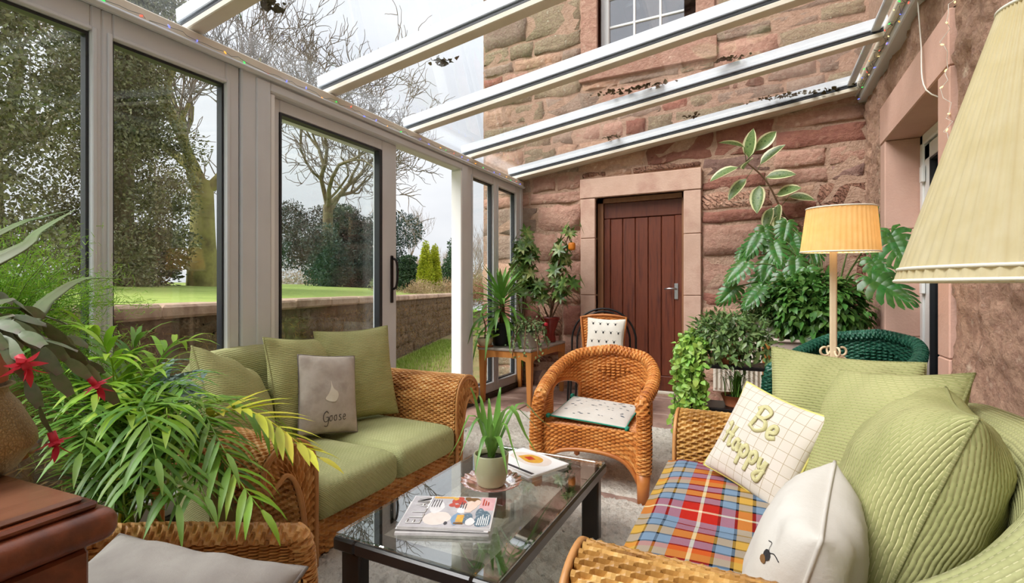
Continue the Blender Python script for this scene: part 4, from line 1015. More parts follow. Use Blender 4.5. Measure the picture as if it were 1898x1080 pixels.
# ------------------------------------------------------------------ wicker armchairs with woven hooped backs
def make_armchair(name, label, loc, rz, mat, cane):
    t = thing(name, label, 'armchair', loc, rz, 'wicker armchairs')
    half = [(-.255, -.27), (-.275, -.10), (-.265, .08), (-.19, .22), (0, .285)]
    pl = path(half+[(-x, y) for x, y in half[-2::-1]], 121); q = np.linspace(0, 1, 121)
    hz = np.interp(q, [0, .06, .14, .24, .36, .5, .64, .76, .86, .94, 1], [.50, .52, .55, .60, .67, .70, .67, .60, .55, .52, .50])
    SZ = .335
    def shell(u, v):
        p = samp(pl, u); h = np.interp(u, q, hz); z = h+(SZ-h)*v; flare = 1+.05*(1-v)
        return np.stack([p[..., 0]*flare, p[..., 1]*flare, z], -1)
    def arch(u):      # opening left and right of the splat: 0 none .. 1
        c = np.minimum(np.abs(u-.255), np.abs(u-.745)); return c
    def keep(u, v):
        h = np.interp(u, q, hz); z = h+(SZ-h)*v; c = arch(u); top = .475+.045*np.sqrt(np.maximum(0, 1-(c/.105)**2)); return ~((c < .105) & (z < top) & (z > SZ+.0))
    b = MB(); weave(b, shell, 56, 32, .0048, 3, 3, flip=False, keep=keep); 
    weave(b, lambda u, v: shell(u, v)*np.array([1.035, 1.035, 1]), 56, 32, .0048, 3, 3, flip=True, keep=keep); b.build('backrest', mat, t)
    # thick rolled rim running into the front posts
    rim = np.array([np.append(samp(pl, np.array(a))*1.07, np.interp(a, q, hz)) for a in np.linspace(0, 1, 61)])
    rim = np.vstack([[(-.285, -.300, .02+.10*k) for k in range(5)], rim, [(.285, -.300, .42-.10*k) for k in range(5)]]); rim = path(rim, 100)
    rim_hi = rim[(rim[:, 2] > .40)]
    def tubeS(P, rad):
        tg = np.gradient(P, axis=0); tg /= np.linalg.norm(tg, axis=1)[:, None]; a = np.zeros_like(P); a0 = nrm(np.cross(tg[0], (0, 1, .2))); 
        for i in range(len(P)): a0 = nrm(a0-tg[i]*np.dot(a0, tg[i])); a[i] = a0
        c = np.cross(tg, a)
        def f(u, v):
            p = samp(P, v); A = samp(a, v); C_ = samp(c, v); rr = np.interp(v, np.linspace(0, 1, len(rad)), rad)[..., None]; an = (u*2*np.pi)[..., None]; return p+rr*(np.cos(an)*A+np.sin(an)*C_)
        return f
    b = MB(); weave(b, tubeS(rim_hi, [.032, .034, .030, .028, .030, .034, .032]), 9, 130, .004, 3, 3, cu=True, flip=True); b.build('rolled_rim', mat, t)
    for sx in (-1, 1):
        P = path([(sx*.285, -.300, .44), (sx*.288, -.305, .30), (sx*.285, -.308, .16)], 20); b = MB(); weave(b, tubeS(P, [.034, .037, .036]), 9, 30, .004, 3, 3, cu=True, flip=True); lg = b.build('front_leg', mat, t)
        b = MB(); b.tube([(sx*.285, -.308, .17), (sx*.284, -.31, .08), (sx*.282, -.312, .0)], [.036, .031, .027], 12); b.build('leg_binding', cane, lg)
        b = MB(); b.tube([(sx*.20, .20, .33), (sx*.21, .225, .15), (sx*.22, .25, 0)], [.022, .02, .018], 8); b.build('rear_leg', cane, t)
        c0 = .255 if sx < 0 else .745
        us = np.concatenate([np.full(6, -.105), np.linspace(-.105, .105, 19), np.full(6, .105)]); zs = np.concatenate([np.linspace(SZ, .475, 6), .475+.045*np.sqrt(np.maximum(0, 1-(np.linspace(-1, 1, 19))**2)), np.linspace(.475, SZ, 6)])
        pts = np.array([np.append(samp(pl, np.array(c0+a))*1.035, z) for a, z in zip(us, zs)]); b = MB(); b.tube(pts, .012, 6); b.build('arch_edge', cane, t)
    # seat and arched woven apron
    def seatS(u, v):
        x = (u-.5)*2; y = -.29+v*.50; wd = np.interp(v, [0, .5, .8, 1], [.265, .265, .215, .13]); return np.stack([x*wd, y, SZ+.01+0*x], -1)
    b = MB(); weave(b, seatS, 24, 44, .003, flip=False); b.build('seat', mat, t)
    for k, (a0, a1) in enumerate((((-.265, -.303), (.265, -.303)), ((-.272, -.28), (-.22, .2)), ((.272, -.28), (.22, .2)))):
        def ap(u, v):
            x = a0[0]+(a1[0]-a0[0])*u; y = a0[1]+(a1[1]-a0[1])*u; lo = .205-.045*(2*np.abs(u-.5))**2*1.0+.03-.10*(2*np.abs(u-.5))**6; return np.stack([x, y, (SZ+.02)+(lo-SZ-.02)*v], -1)
        b = MB(); weave(b, ap, 24, 14, .004, flip=k == 0 or k == 2); weave(b, lambda u, v: ap(u, v)+np.array([0, .012 if k == 0 else 0, 0]), 24, 14, .003, flip=not (k == 0 or k == 2)); apn = b.build('apron', mat, t)
        e = np.array([ap(np.array(a), np.array(1.)) for a in np.linspace(0, 1, 24)]); b = MB(); b.tube(e, .012, 6); b.build('apron_edge', cane, apn)
    # raised diamond in the back
    b = MB()
    for i in range(-3, 4):
        for j in range(-(3-abs(i)), 4-abs(i)):
            if (i+j) % 1 == 0:
                u_ = .5+i*.022; z = .575+j*.018; p = np.append(samp(pl, np.array(u_))*.995, z); p2 = np.append(samp(pl, np.array(u_+.016))*.99, z+.004); b.tube([p, (p+p2)/2+[0, -.005, 0], p2], .006, 5)
    tag(b.build('diamond_weave', mat, t), kind='stuff')
    return t
ac1 = make_armchair('wicker_armchair', 'orange wicker armchair with hooped back beyond the coffee table', (-.815, 2.80, 0), R(3), 'wicker_orange', 'cane_orange')
ac2 = make_armchair('wicker_armchair', 'wicker armchair with grey cushion beside the wooden chest', (-1.14, .60, 0), R(143), 'wicker_honey', 'cane'); ac2.scale = (1, 1, .755)

def seat_pad(label, loc, rz, speck=True):
    t = thing('seat_pad', label, 'seat pad', loc, rz, 'chair seat pads'); p = Pillow(.42, .40, .05, 3, .03, .004, 20)
    o = p.mesh('white_cotton').build('cover', 'white_cotton', t); p.edge(.004).build('trim', 'teal_trim', t)
    for a in (-1, 1):
        for c_ in (-1, 1):
            q = p.pt(a, c_)
            for k in range(2): b = MB(); puff(b, .022, .022, .02, q+np.array([a*.008, c_*.008+(k-.5)*.014, .003]), .9, (6, 6)); b.build('tie_knot', 'teal_trim', t)
    if speck:
        r = np.random.default_rng(6)
        for i in range(44):
            a, c_ = r.uniform(-.82, .82, 2); s_ = r.uniform(.03, .06); th_ = np.linspace(0, 2*np.pi, 7); rad = np.linspace(.1, 1, 2)[:, None]; an = r.uniform(0, 3)
            Q = p.pt(a+rad*np.cos(th_+an)*s_, c_+rad*np.sin(th_+an)*s_*.4); Q[..., 2] += .0012; b = MB(); b.grid(Q, flip=True); b.build('print_mark', 'ink_blue', t)
    return t
simple('ink_blue', [(70, 80, 96)], rough=.9)
sp1 = seat_pad('white printed seat pad with teal edging on the orange wicker armchair', (-.825, 2.745, .385), R(1)); sp1.rotation_euler = (R(4), R(3), R(1))
sp2 = seat_pad('white seat pad with teal corner ties on the armchair beside the chest', (-1.09, .66, .30), R(143), False)
cushion('cushion', 'pale grey linen cushion with piped edge in the near armchair', (-.985, .475, .468), (.12, -.36, .92), R(-5), .46, .36, .14, 'grey_linen', 'grey_piping', .005, None, 11, wr=.012)

# ------------------------------------------------------------------ bistro chair by the door
bc = thing('bistro_chair', 'black metal hooped bistro chair with wicker back before the wooden door', 'chair', (-1.22, 4.15, 0), R(8))
for k, (rx, zt, y) in enumerate(((.285, .905, .20), (.235, .88, .19))):
    a = np.linspace(0, np.pi, 24); pts = np.concatenate([[(rx*1.0, y-.10-.0, .0)], [(rx, y-.02, .42)], np.stack([rx*np.cos(a), y+.03*np.sin(a), .62+(zt-.62)*np.sin(a)], -1), [(-rx, y-.02, .42)], [(-rx, y-.10, 0)]])
    MB().tube(path(pts, 60), .009, 8).build('hoop', 'black_metal', bc)
for sx in (-1, 1): MB().tube(path([(sx*.24, -.22, 0), (sx*.235, -.20, .3), (sx*.22, -.17, .43)], 10), .009, 8).build('front_leg', 'black_metal', bc)
b = MB(); weave(b, lambda u, v: np.stack([(u-.5)*.42, -.2+v*.40, .435+0*u], -1), 18, 30, .003, flip=False); b.build('seat', 'wicker_orange', bc)
a = np.linspace(0, 2*np.pi, 40); MB().tube(np.stack([.215*np.sign(np.cos(a))*np.abs(np.cos(a))**.5, -.0+.205*np.sign(np.sin(a))*np.abs(np.sin(a))**.5, .43+0*a], -1), .010, 6, False).build('seat_ring', 'black_metal', bc)
def bk(u, v): x = (u-.5)*(.40-.08*v); return np.stack([x, .165+.03*(1-v)+.0*u, .85-.40*v-.02*(2*(u-.5))**2], -1)
b = MB(); weave(b, bk, 16, 34, .003, flip=True); weave(b, lambda u, v: bk(u, v)+np.array([0, .012, 0]), 16, 34, .003); b.build('back_panel', 'wicker_orange', bc)
pts = [bk(np.array(u), np.array(v)) for u, v in [(0, 1), (0, .5), (0, 0), (.25, 0), (.5, 0), (.75, 0), (1, 0), (1, .5), (1, 1)]]; MB().tube(pts, .013, 6).build('back_frame', 'cane_orange', bc)
bp, p = cushion('cushion', 'small white bee print cushion on the bistro chair', (-1.20, 4.235, .645), (.10, -.97, .20), R(-2), .33, .36, .10, 'cream_cotton', seed=13, wr=.006)
for i in range(4):
    for j in range(4): bee(p, -.62+.4*i+(.2 if j % 2 else 0)-.05, .74-.44*j, .07, bp, 1, ('ink', 'ink'))
# ------------------------------------------------------------------ plants: materials and builders
def leafmat(name, cols, scale=3, rough=.4, transl=.25, rnd=.12): simple(name, cols, scale, rough, rnd=rnd, transl=transl, spec=.5, isl=.22)
leafmat('palm_green', [(70, 116, 36), (116, 156, 58), (92, 136, 46)])
leafmat('palm_bright', [(128, 172, 44), (164, 200, 64)])
leafmat('palm_yellow', [(206, 204, 50), (228, 222, 80)])
leafmat('monstera_green', [(40, 90, 40), (76, 126, 56), (58, 108, 48)], 5, .28)
leafmat('ivy_green', [(50, 92, 40), (96, 138, 62), (70, 114, 50)], 9, .35)
leafmat('lime_ivy', [(130, 176, 66), (172, 206, 100)], 9, .45)
leafmat('hoya_green', [(66, 98, 50), (120, 146, 88), (88, 122, 64)], 12, .35)
leafmat('variegated', [(72, 106, 50), (96, 128, 66), (206, 208, 158)], 7, .3)
leafmat('schefflera', [(58, 96, 44), (96, 132, 62), (190, 196, 126)], 8, .3)
leafmat('yucca_green', [(62, 122, 44), (112, 164, 72), (86, 142, 56)], 4, .35)
leafmat('jade_green', [(84, 110, 62), (140, 160, 108)], 14, .35, .1)
leafmat('round_green', [(110, 156, 52), (146, 184, 74)], 9, .45)
leafmat('needle_green', [(104, 160, 36), (148, 192, 60), (84, 136, 34)], 6, .6, .35, 0)
leafmat('aloe_green', [(58, 84, 36), (88, 112, 54), (80, 74, 42)], 5, .5, .0)
leafmat('blue_leaf', [(132, 164, 156), (172, 194, 194)], 8, .5, .1)
leafmat('cactus_leaf', [(78, 100, 58), (108, 124, 84), (126, 104, 100)], 1.5, .4, .08)
leafmat('dry_leaf', [(186, 128, 50), (160, 100, 44)], 8, .7, .2)
simple('stem_green', [(96, 116, 58)], rough=.6); simple('stem_brown', [(104, 78, 56), (128, 98, 70)], 12, .8)
simple('flower_red', [(206, 34, 54), (226, 70, 84)], 20, .5, transl=.2); simple('orange_fruit', [(226, 132, 32)], rough=.45)
simple('potting_soil', [(46, 36, 28), (64, 50, 40)], 30, .95, .6)
simple('celadon', [(158, 156, 122), (166, 164, 130)], 4, .3); simple('terracotta', [(186, 106, 68), (200, 124, 84)], 8, .8, .2)
simple('black_pot', [(38, 38, 42)], rough=.45); simple('red_pot', [(112, 30, 24), (130, 40, 32)], 6, .3); simple('blue_pot', [(40, 46, 120)], rough=.2)
simple('white_pot', [(222, 220, 214), (190, 186, 180)], 40, .4); simple('stone_pot', [(146, 138, 126), (170, 162, 150)], 20, .85, .3); simple('beige_pot', [(190, 168, 136), (206, 188, 158)], 14, .7, .2)
simple('wire_light', [(120, 124, 118)], rough=.5)
def brass():
    m = NT('engraved_brass'); c = m.co('Object'); v = m.n('ShaderNodeTexVoronoi'); v.feature = 'DISTANCE_TO_EDGE'; v.inputs['Scale'].default_value = 280; m.l(c, v.inputs['Vector'])
    w = m.noise(c, 160, 4, .6, 3.0); f = m.ramp(m.math('ADD', v.outputs['Distance'], m.math('MULTIPLY', w, .3)), [(.12, S((134, 110, 72))), (.26, S((160, 134, 90))), (.5, S((176, 150, 104)))])
    m.base(f); m.set(Metallic=.75, Roughness=.42); m.bump(m.math('ADD', v.outputs['Distance'], w), .5, .003)
brass()
def pinkglass():
    m = NT('pink_glass'); m.base(S((226, 150, 138))); m.set(Roughness=.08, IOR=1.45); m.p.inputs['Transmission Weight'].default_value = .75
pinkglass()

SY = frame
def put(parent, me, p, d, up, s=1.0, name='leaf'):
    M = frame(p, d, up); M[:3, :3] *= s; return link(name, me, parent, None, mat4(M))
def pot(parent, prof, mat, c=(0, 0, 0), n=28, nm='pot', soil=True):
    o = MB().lathe(prof, n, c).build(nm, mat, parent)
    if soil:
        rr, z = prof[-1][0], prof[-1][1]; MB().lathe([(.001, z-.004), (rr*.98, z-.006)], 20, c).build('soil', 'potting_soil', parent)
    return o
def potprof(r0, r1, h, t=.006, lip=.0): return [(.001, 0), (r0, 0), (r0*1.02, h*.1), (r1, h-lip*1.2), (r1+lip, h-lip), (r1+lip, h), (r1-t, h), (r1-t*1.3, h*.86)]
def strap(pts, wd, mat_n=10, cup=.3):
    """strap leaf following a curve, width profile wd"""
    P = path(pts, mat_n); tg = np.gradient(P, axis=0); tg /= np.linalg.norm(tg, axis=1)[:, None]; sd = np.cross(tg, (0, 0, 1.0)); sd /= np.linalg.norm(sd, axis=1)[:, None]+1e-9
    nm_ = np.cross(sd, tg); t = np.linspace(0, 1, mat_n); w = (np.interp(t, np.linspace(0, 1, len(wd)), wd)/2)[:, None]
    b = MB(); b.grid(np.stack([P-sd*w+nm_*w*cup, P, P+sd*w+nm_*w*cup], 1), flip=True); return b
def frond(pts, n, L, wd, curl, r, nseg=5):
    """palm frond: rachis with pairs of narrow leaflets, one connected spray"""
    P = path(pts, 40); tg = np.gradient(P, axis=0); tg /= np.linalg.norm(tg, axis=1)[:, None]; b = MB(); b.tube(P, np.linspace(.005, .0015, 40), 5)
    for i in range(n):
        t = .28+.72*i/(n-1); k = int(t*39); p = P[k]; d = tg[k]; sd = nrm(np.cross(d, (0, 0, 1)) if abs(d[2]) < .97 else np.array([1., 0, 0])); up = np.cross(sd, d)
        ln = L*(.55+.75*math.sin(np.pi*(.18+.72*(i/(n-1)))))*r.uniform(.88, 1.1)
        for sg in ((-1, 1) if i < n-1 else (0,)):
            dd = nrm(d*(.55+.5*i/n)+sd*sg*.85+up*r.uniform(.05, .3)+r.normal(0, .06, 3))
            q = [p]; e = dd.copy()
            for s_ in range(4): e = nrm(e+np.array([0, 0, -curl*(s_+1)*.10])); q.append(q[-1]+e*ln/4)
            b.merge(strap(q, [wd*.35, wd, wd*.95, wd*.6, .001], nseg, .25))
    return b
def whorl_tree(parent, stems, nleaf, Lf, mat, mname, r, dens=9):
    """woody stems carrying whorls of palmate leaves (umbrella plant)"""
    lm = leaf(1, .36, 4, .18, .1).mesh('leaflet', mat)
    for s_ in stems:
        P = path(s_, 24); MB().tube(P, np.linspace(.010, .005, 24), 6).build('stem', 'stem_brown', parent)
        for i in range(dens):
            k = int(23*(.42+.58*(i+1)/dens)); a = i*2.4+r.uniform(0, .6); d = np.array([math.cos(a), math.sin(a), r.uniform(.1, .7)]); pet = P[k]+nrm(d)*Lf*r.uniform(.5, .95)
            b = MB(); b.tube([P[k], (P[k]+pet)/2+[0, 0, .01], pet], .0025, 4); ax = nrm(d+np.array([0, 0, .2])); x = nrm(np.cross(ax, (0, 0, 1))); y = np.cross(x, ax)
            for j in range(nleaf):
                an = 2*np.pi*j/nleaf; dd = nrm(ax*.35+x*math.cos(an)+y*math.sin(an)+np.array([0, 0, -.1])); M = frame(pet, dd, ax); M[:3, :3] *= Lf*r.uniform(.75, 1.1); b.merge(leaf(1, .36, 4, .2, .1), M)
            b.build('leaf_whorl', mat, parent)
def bushy(parent, c, rad, n, size, mat, r, trail=None, nm='foliage', Wd=.5, drop=.2, shell=.45):
    """dense small leaved growth too fine to count"""
    c = np.array(c); rad = np.array(rad); d = r.normal(0, 1, (n, 3)); d /= np.linalg.norm(d, axis=1)[:, None]; rr = 1-shell*r.random(n)**1.3+r.normal(0, .07, n)
    P = c+d*rad*rr[:, None]; D = d+r.normal(0, .5, (n, 3))+np.array([0, 0, -drop]); U = d*.6+np.array([0, 0, 1.0])+r.normal(0, .35, (n, 3))
    if trail is not None: P = np.concatenate([P, trail]); k = len(trail); D = np.concatenate([D, r.normal(0, .6, (k, 3))+[0, 0, -.4]]); U = np.concatenate([U, r.normal(0, .4, (k, 3))+[-.1, -.8, .5]])
    b = MB(); scatter(b, leaf(1, Wd, 3, .2, .15), rframes(P, D, U, size*r.uniform(.65, 1.3, len(P)))); return tag(b.build(nm, mat, parent), kind='stuff')

# ------------------------------------------------------------------ side table in the corner and its plants
st = thing('side_table', 'honey pine side table with stone top in the glass corner', 'side table', (-2.115, 4.52, 0))
MB().box2((-.285, -.45, .505), (.275, .45, .53), .006).build('table_top', 'slate_top', st)
for sx in (-1, 1):
    for sy in (-1, 1):
        P = np.array([[(sx*.245+a*.5*w, sy*.41+c_*.5*w, z) for a, c_ in ((-1, -1), (1, -1), (1, 1), (-1, 1))] for w, z in ((.035, 0), (.055, .40), (.06, .504))]); b = MB(); b.grid(P, cv=True, smooth=False, flip=True); b.build('leg', 'pine', st)
def apron(b, L, z0, z1, ax, off):
    u = np.linspace(-1, 1, 17); lo = z0+.035*(1-np.abs(u)**4); top = np.full(17, z1); 
    for k, dlt in ((0, -.008), (1, .008)):
        co = [(L/2*a, off+dlt, l) if ax == 0 else (off+dlt, L/2*a, l) for a, l in zip(u, lo)]; ct_ = [(L/2*a, off+dlt, l) if ax == 0 else (off+dlt, L/2*a, l) for a, l in zip(u, top)]
        b.grid(np.array([co, ct_]), smooth=False, flip=bool(k))
for ax, L, off in ((0, .46, -.43), (0, .46, .43), (1, .80, -.262), (1, .80, .262)): b = MB(); apron(b, L, .41, .504, ax, off); b.build('apron', 'pine', st)
TZ = .53
r = np.random.default_rng(401)
t = thing('potted_yucca', 'spiky green yucca in a black pot on the pine table', 'potted plant', (-2.27, 4.32, TZ), group='plants on the pine table')
pot(t, potprof(.085, .115, .22, .008, .008), 'black_pot'); MB().tube([(0, 0, .18), (.01, 0, .32), (0, .01, .45)], [.03, .028, .022], 8).build('stem', 'stem_brown', t)
for i in range(64):
    a = i*2.399; el = 1.25-1.9*(i/64); L = r.uniform(.34, .50); z0 = .48-.18*(i/64); d = np.array([math.cos(a)*math.cos(el), math.sin(a)*math.cos(el), math.sin(el)]); p0 = np.array([0, 0, z0])
    strap([p0, p0+d*L*.4, p0+d*L*.75+[0, 0, -.04], p0+d*L*.95+[0, 0, -.07-.30*max(0, .7-el)*.5]], [.024, .044, .040, .002], 9).build('leaf', 'yucca_green', t)
t = thing('umbrella_plant', 'tall variegated umbrella plant in the glass corner', 'potted plant', (-2.24, 4.74, TZ), group='plants on the pine table')
pot(t, potprof(.07, .09, .16), 'white_pot'); whorl_tree(t, [[(0, 0, .1), (.02, -.02, .6), (.01, .0, 1.15)], [(.01, 0, .1), (-.03, -.06, .6), (.06, -.05, 1.05)], [(0, 0, .1), (.06, -.04, .5), (.13, -.06, .95)]], 7, .095, 'schefflera', 'leaflet', r, 20)
t = thing('umbrella_plant', 'spreading variegated umbrella plant in a red pot beside the door', 'potted plant', (-1.95, 4.80, TZ), group='plants on the pine table')
pot(t, [(.001, 0), (.06, 0), (.065, .02), (.05, .10), (.10, .24), (.105, .26), (.095, .26), (.09, .24)], 'red_pot')
whorl_tree(t, [[(0, 0, .22), (.08, -.02, .55), (.16, -.06, .95)], [(0, 0, .22), (.18, -.08, .5), (.30, -.16, .62)], [(0, 0, .22), (.10, -.1, .7), (.27, -.08, 1.18)], [(0, 0, .22), (-.08, -.06, .45), (-.10, -.12, .62)]], 7, .10, 'schefflera', 'leaflet', r, 14)
b = MB(); puff(b, .07, .07, .08, (.285, -.12, .98), .8, (10, 10)); b.build('orange_fruit', 'orange_fruit', t)
t = thing('potted_pelargonium', 'round leaved pelargonium in a small beige bowl beside the black pot', 'potted plant', (-2.35, 4.13, TZ), group='plants on the pine table')
pot(t, [(.001, 0), (.05, 0), (.055, .012), (.075, .05), (.08, .085), (.073, .085), (.07, .07)], 'beige_pot'); MB().lathe([(.001, 0), (.075, .002), (.085, .012), (.078, .012), (.001, .008)], 20).build('saucer', 'terracotta', t)
MB().tube([(0, 0, .07), (.0, .01, .2), (-.03, .0, .32)], .006, 6).build('stem', 'stem_brown', t)
th_ = np.linspace(0, 2*np.pi, 12); ro = MB(); rad = np.array([0.02, .6, 1.])[:, None]; ro.grid(np.stack([rad*np.cos(th_)*.5, .5+rad*np.sin(th_)*.5, .12*rad**2+.0*th_], -1), flip=True); rmesh = ro.mesh('leaf', 'round_green')
for i in range(22):
    a = i*2.4; rr = r.uniform(.03, .11); z = r.uniform(.08, .16) if i < 16 else r.uniform(.24, .38); p = (rr*math.cos(a)-(.03 if z > .2 else 0), rr*math.sin(a), z); put(t, rmesh, p, (math.cos(a), math.sin(a), .1), (math.cos(a)*.4, math.sin(a)*.4-.3, 1), r.uniform(.05, .085))
t = thing('jade_plant', 'trailing jade plant spilling from a grey stone pot over the table edge', 'potted plant', (-1.925, 4.22, TZ), group='plants on the pine table')
pot(t, potprof(.07, .085, .15, .008), 'stone_pot')
for i in range(9):
    a = i*.7; MB().tube(path([(0, 0, .14), (.09*math.cos(a), .09*math.sin(a), .24), (.15*math.cos(a), .15*math.sin(a), .12), (.19*math.cos(a), .19*math.sin(a), .02 if math.sin(a) > -.3 else -.06)], 12), .005, 5).build('stem', 'stem_brown', t)
tr = []
for i in range(9):
    a = i*.7; P = path([(0, 0, .14), (.09*math.cos(a), .09*math.sin(a), .24), (.15*math.cos(a), .15*math.sin(a), .14), (.20*math.cos(a), .20*math.sin(a), .02 if math.sin(a) > -.3 else -.06)], 40); tr.append(P+r.normal(0, .016, P.shape))
bushy(t, (0, 0, .2), (.13, .13, .08), 260, .032, 'jade_green', r, np.concatenate(tr), Wd=.6)
b = MB(); puff(b, .035, .03, .035, (.13, .10, .22), .8, (8, 8)); b.build('red_flower', 'flower_red', t)

# ------------------------------------------------------------------ right hand plant corner
rd = thing('radiator', 'white ribbed radiator under the stone wall behind the plants', 'radiator', (.12, 5.02, 0))
MB().box2((-.50, -.01, .12), (.56, .02, .64), .008).build('panel', 'radiator_white', rd)
for i in range(27): MB().box2((-.49+i*.039, -.032, .15), (-.49+i*.039+.022, -.008, .61), .007).build('rib', 'radiator_white', rd)
pt = thing('marble_topped_table', 'marble topped washstand with orange brown legs behind the green chair', 'table', (.40, 4.60, 0))
MB().box2((-.38, -.33, .675), (.38, .33, .70), .008).build('table_top', 'marble_top', pt)
for ax, L, off in ((0, .66, -.30), (0, .66, .30), (1, .56, -.345), (1, .56, .345)): b = MB(); apron(b, L, .56, .675, ax, off); b.build('apron', 'marble_top', pt)
for sx in (-1, 1):
    for sy in (-1, 1): MB().lathe([(.001, 0), (.018, 0), (.022, .2), (.03, .42), (.024, .46), (.032, .5), (.03, .674)], 10, (sx*.34, sy*.29, 0)).build('leg', 'pine', pt)
# monstera
def monstera_leaf():
    """broad heart shaped blade cut into fingers that join along the midrib"""
    b = MB(); nb = 8; sj = np.array([.0, .03, .12, .24, .37, .50, .63, .76, .86])[:nb+1]; ph = np.radians([168, 132, 104, 84, 68, 54, 41, 27, 6]); Lj = np.array([.26, .40, .47, .50, .50, .47, .42, .35, .22]); tt = np.linspace(0, 1, 7)
    for sg in (-1, 1):
        def B_(j): 
            an = ph[j]-np.radians(16)*tt**1.5; x = np.sin(an)*Lj[j]*tt; y = sj[j]+np.cos(an)*Lj[j]*tt; return np.stack([x, y], -1)
        for j in range(nb):
            l, r_ = B_(j), B_(j+1); c = (l+r_)/2; g = np.clip((tt-.42)/.58, 0, 1)[:, None]; k = .20*np.minimum(1, g*4)*(g > 0)+.10*g+.55*np.clip((tt-.84)/.16, 0, 1)[:, None]**2; tip = np.where(tt > .99, 1.04, 1.0)[:, None]
            l2, r2 = l+(c-l)*k, r_+(c-r_)*k; c2 = c.copy(); c2[-1] = c[-1]+(c[-1]-c[-2])*.25
            Q = np.stack([l2, c2, r2], 1); z = .05*np.sin(np.pi*np.clip(tt*1.2, 0, 1))[:, None]-.10*(Q[..., 1])**2-.16*Q[..., 0]**2*1.2; z[:, 1] += .008
            P3 = np.concatenate([Q*np.array([sg, 1]), z[..., None]], -1); b.grid(P3, flip=sg < 0)
    return b
mleaf = monstera_leaf().mesh('leaf', 'monstera_green')
mo = thing('monstera', 'large split leaf monstera behind the small lit floor lamp', 'potted plant', (.52, 4.66, .70), group='plants in the stone corner')
pot(mo, potprof(.10, .13, .20, .008, .008), 'blue_pot')
O = np.array([.52, 4.66, .70])
def W3(u, v, t):   # a bearing and height at a distance from the viewing spot, as world coordinates
    q = (u-949)/915; s, c = math.sin(R(26.5)), math.cos(R(26.5)); return np.array([(-s+q*c)*t, (c+q*s)*t, 1.08+(536-v)/915*t])
r = np.random.default_rng(77)
spec = [(1668, 462, 2.98, .27, .3), (1650, 535, 3.05, .27, .9), (1395, 455, 4.1, .22, -.6), (1365, 505, 4.0, .22, -1.0), (1398, 548, 3.85, .22, -.5), (1420, 500, 4.0, .22, -.3), (1350, 545, 4.05, .2, -1.2), (1440, 470, 4.0, .22, .2), (1475, 500, 3.9, .22, .0), (1475, 455, 4.1, .2, .3), (1615, 405, 3.75, .20, .2), (1612, 450, 3.7, .2, .5), (1500, 520, 3.8, .2, .2), (1455, 430, 4.15, .2, -.2), (1380, 470, 4.15, .18, -.4), (1632, 500, 3.3, .2, .6), (1420, 440, 4.2, .2, .2), (1510, 470, 4.1, .2, .1), (1405, 525, 4.1, .2, -.6), (1450, 530, 3.9, .2, -.1)]
for i, (u, v, t_, sz, lean) in enumerate(spec):
    p = W3(u, v, t_); rot = nrm((lean*.8, -.35, -.75+.25*math.sin(i*1.9))); up = nrm(np.array([-.1, -.9, .55])+r.normal(0, .2, 3)); b0 = p-rot*sz*.45
    lf = put(mo, mleaf, b0-O, rot, up, sz)
    mid = (b0-O)*.55+np.array([0, 0, .22]); MB().tube(path([(r.normal(0, .02), r.normal(0, .02), .15), mid, b0-O], 12), .0055, 5).build('leaf_stalk', 'stem_green', mo)
# variegated rubber plant
rb = thing('rubber_plant', 'variegated rubber plant with cream edged leaves rising above the monstera', 'potted plant', (.20, 4.84, .70), group='plants in the stone corner')
pot(rb, potprof(.08, .10, .17), 'terracotta'); O = np.array([.20, 4.84, .70])
stem = [np.array([0, 0, .1]), W3(1490, 440, 4.35)-O, W3(1455, 400, 4.35)-O, W3(1420, 335, 4.35)-O, W3(1383, 300, 4.35)-O]; P = path(stem, 40); MB().tube(P, np.linspace(.014, .006, 40), 8).build('stem', 'stem_brown', rb)
def bicolor_leaf():
    t = np.linspace(0, 1, 7); w = .25*np.sin(np.pi*t**.85)**.7; w[0] = .01; w[-1] = .002; y = t; z = -.12*t**2; b, e = MB(), MB()
    g = lambda k: np.stack([k*w, y, z+np.abs(k)*w*.35], -1)
    b.grid(np.stack([g(-.72), g(0), g(.72)], 1), flip=True); e.grid(np.stack([g(-1), g(-.72)], 1), flip=True); e.grid(np.stack([g(.72), g(1)], 1), flip=True); return b, e
leafmat('cream_edge', [(216, 214, 160), (228, 226, 180)], 6, .35)
bl_, ed_ = bicolor_leaf(); m1, m2 = bl_.mesh('leaf', 'hoya_green'), ed_.mesh('leaf_margin', 'cream_edge')
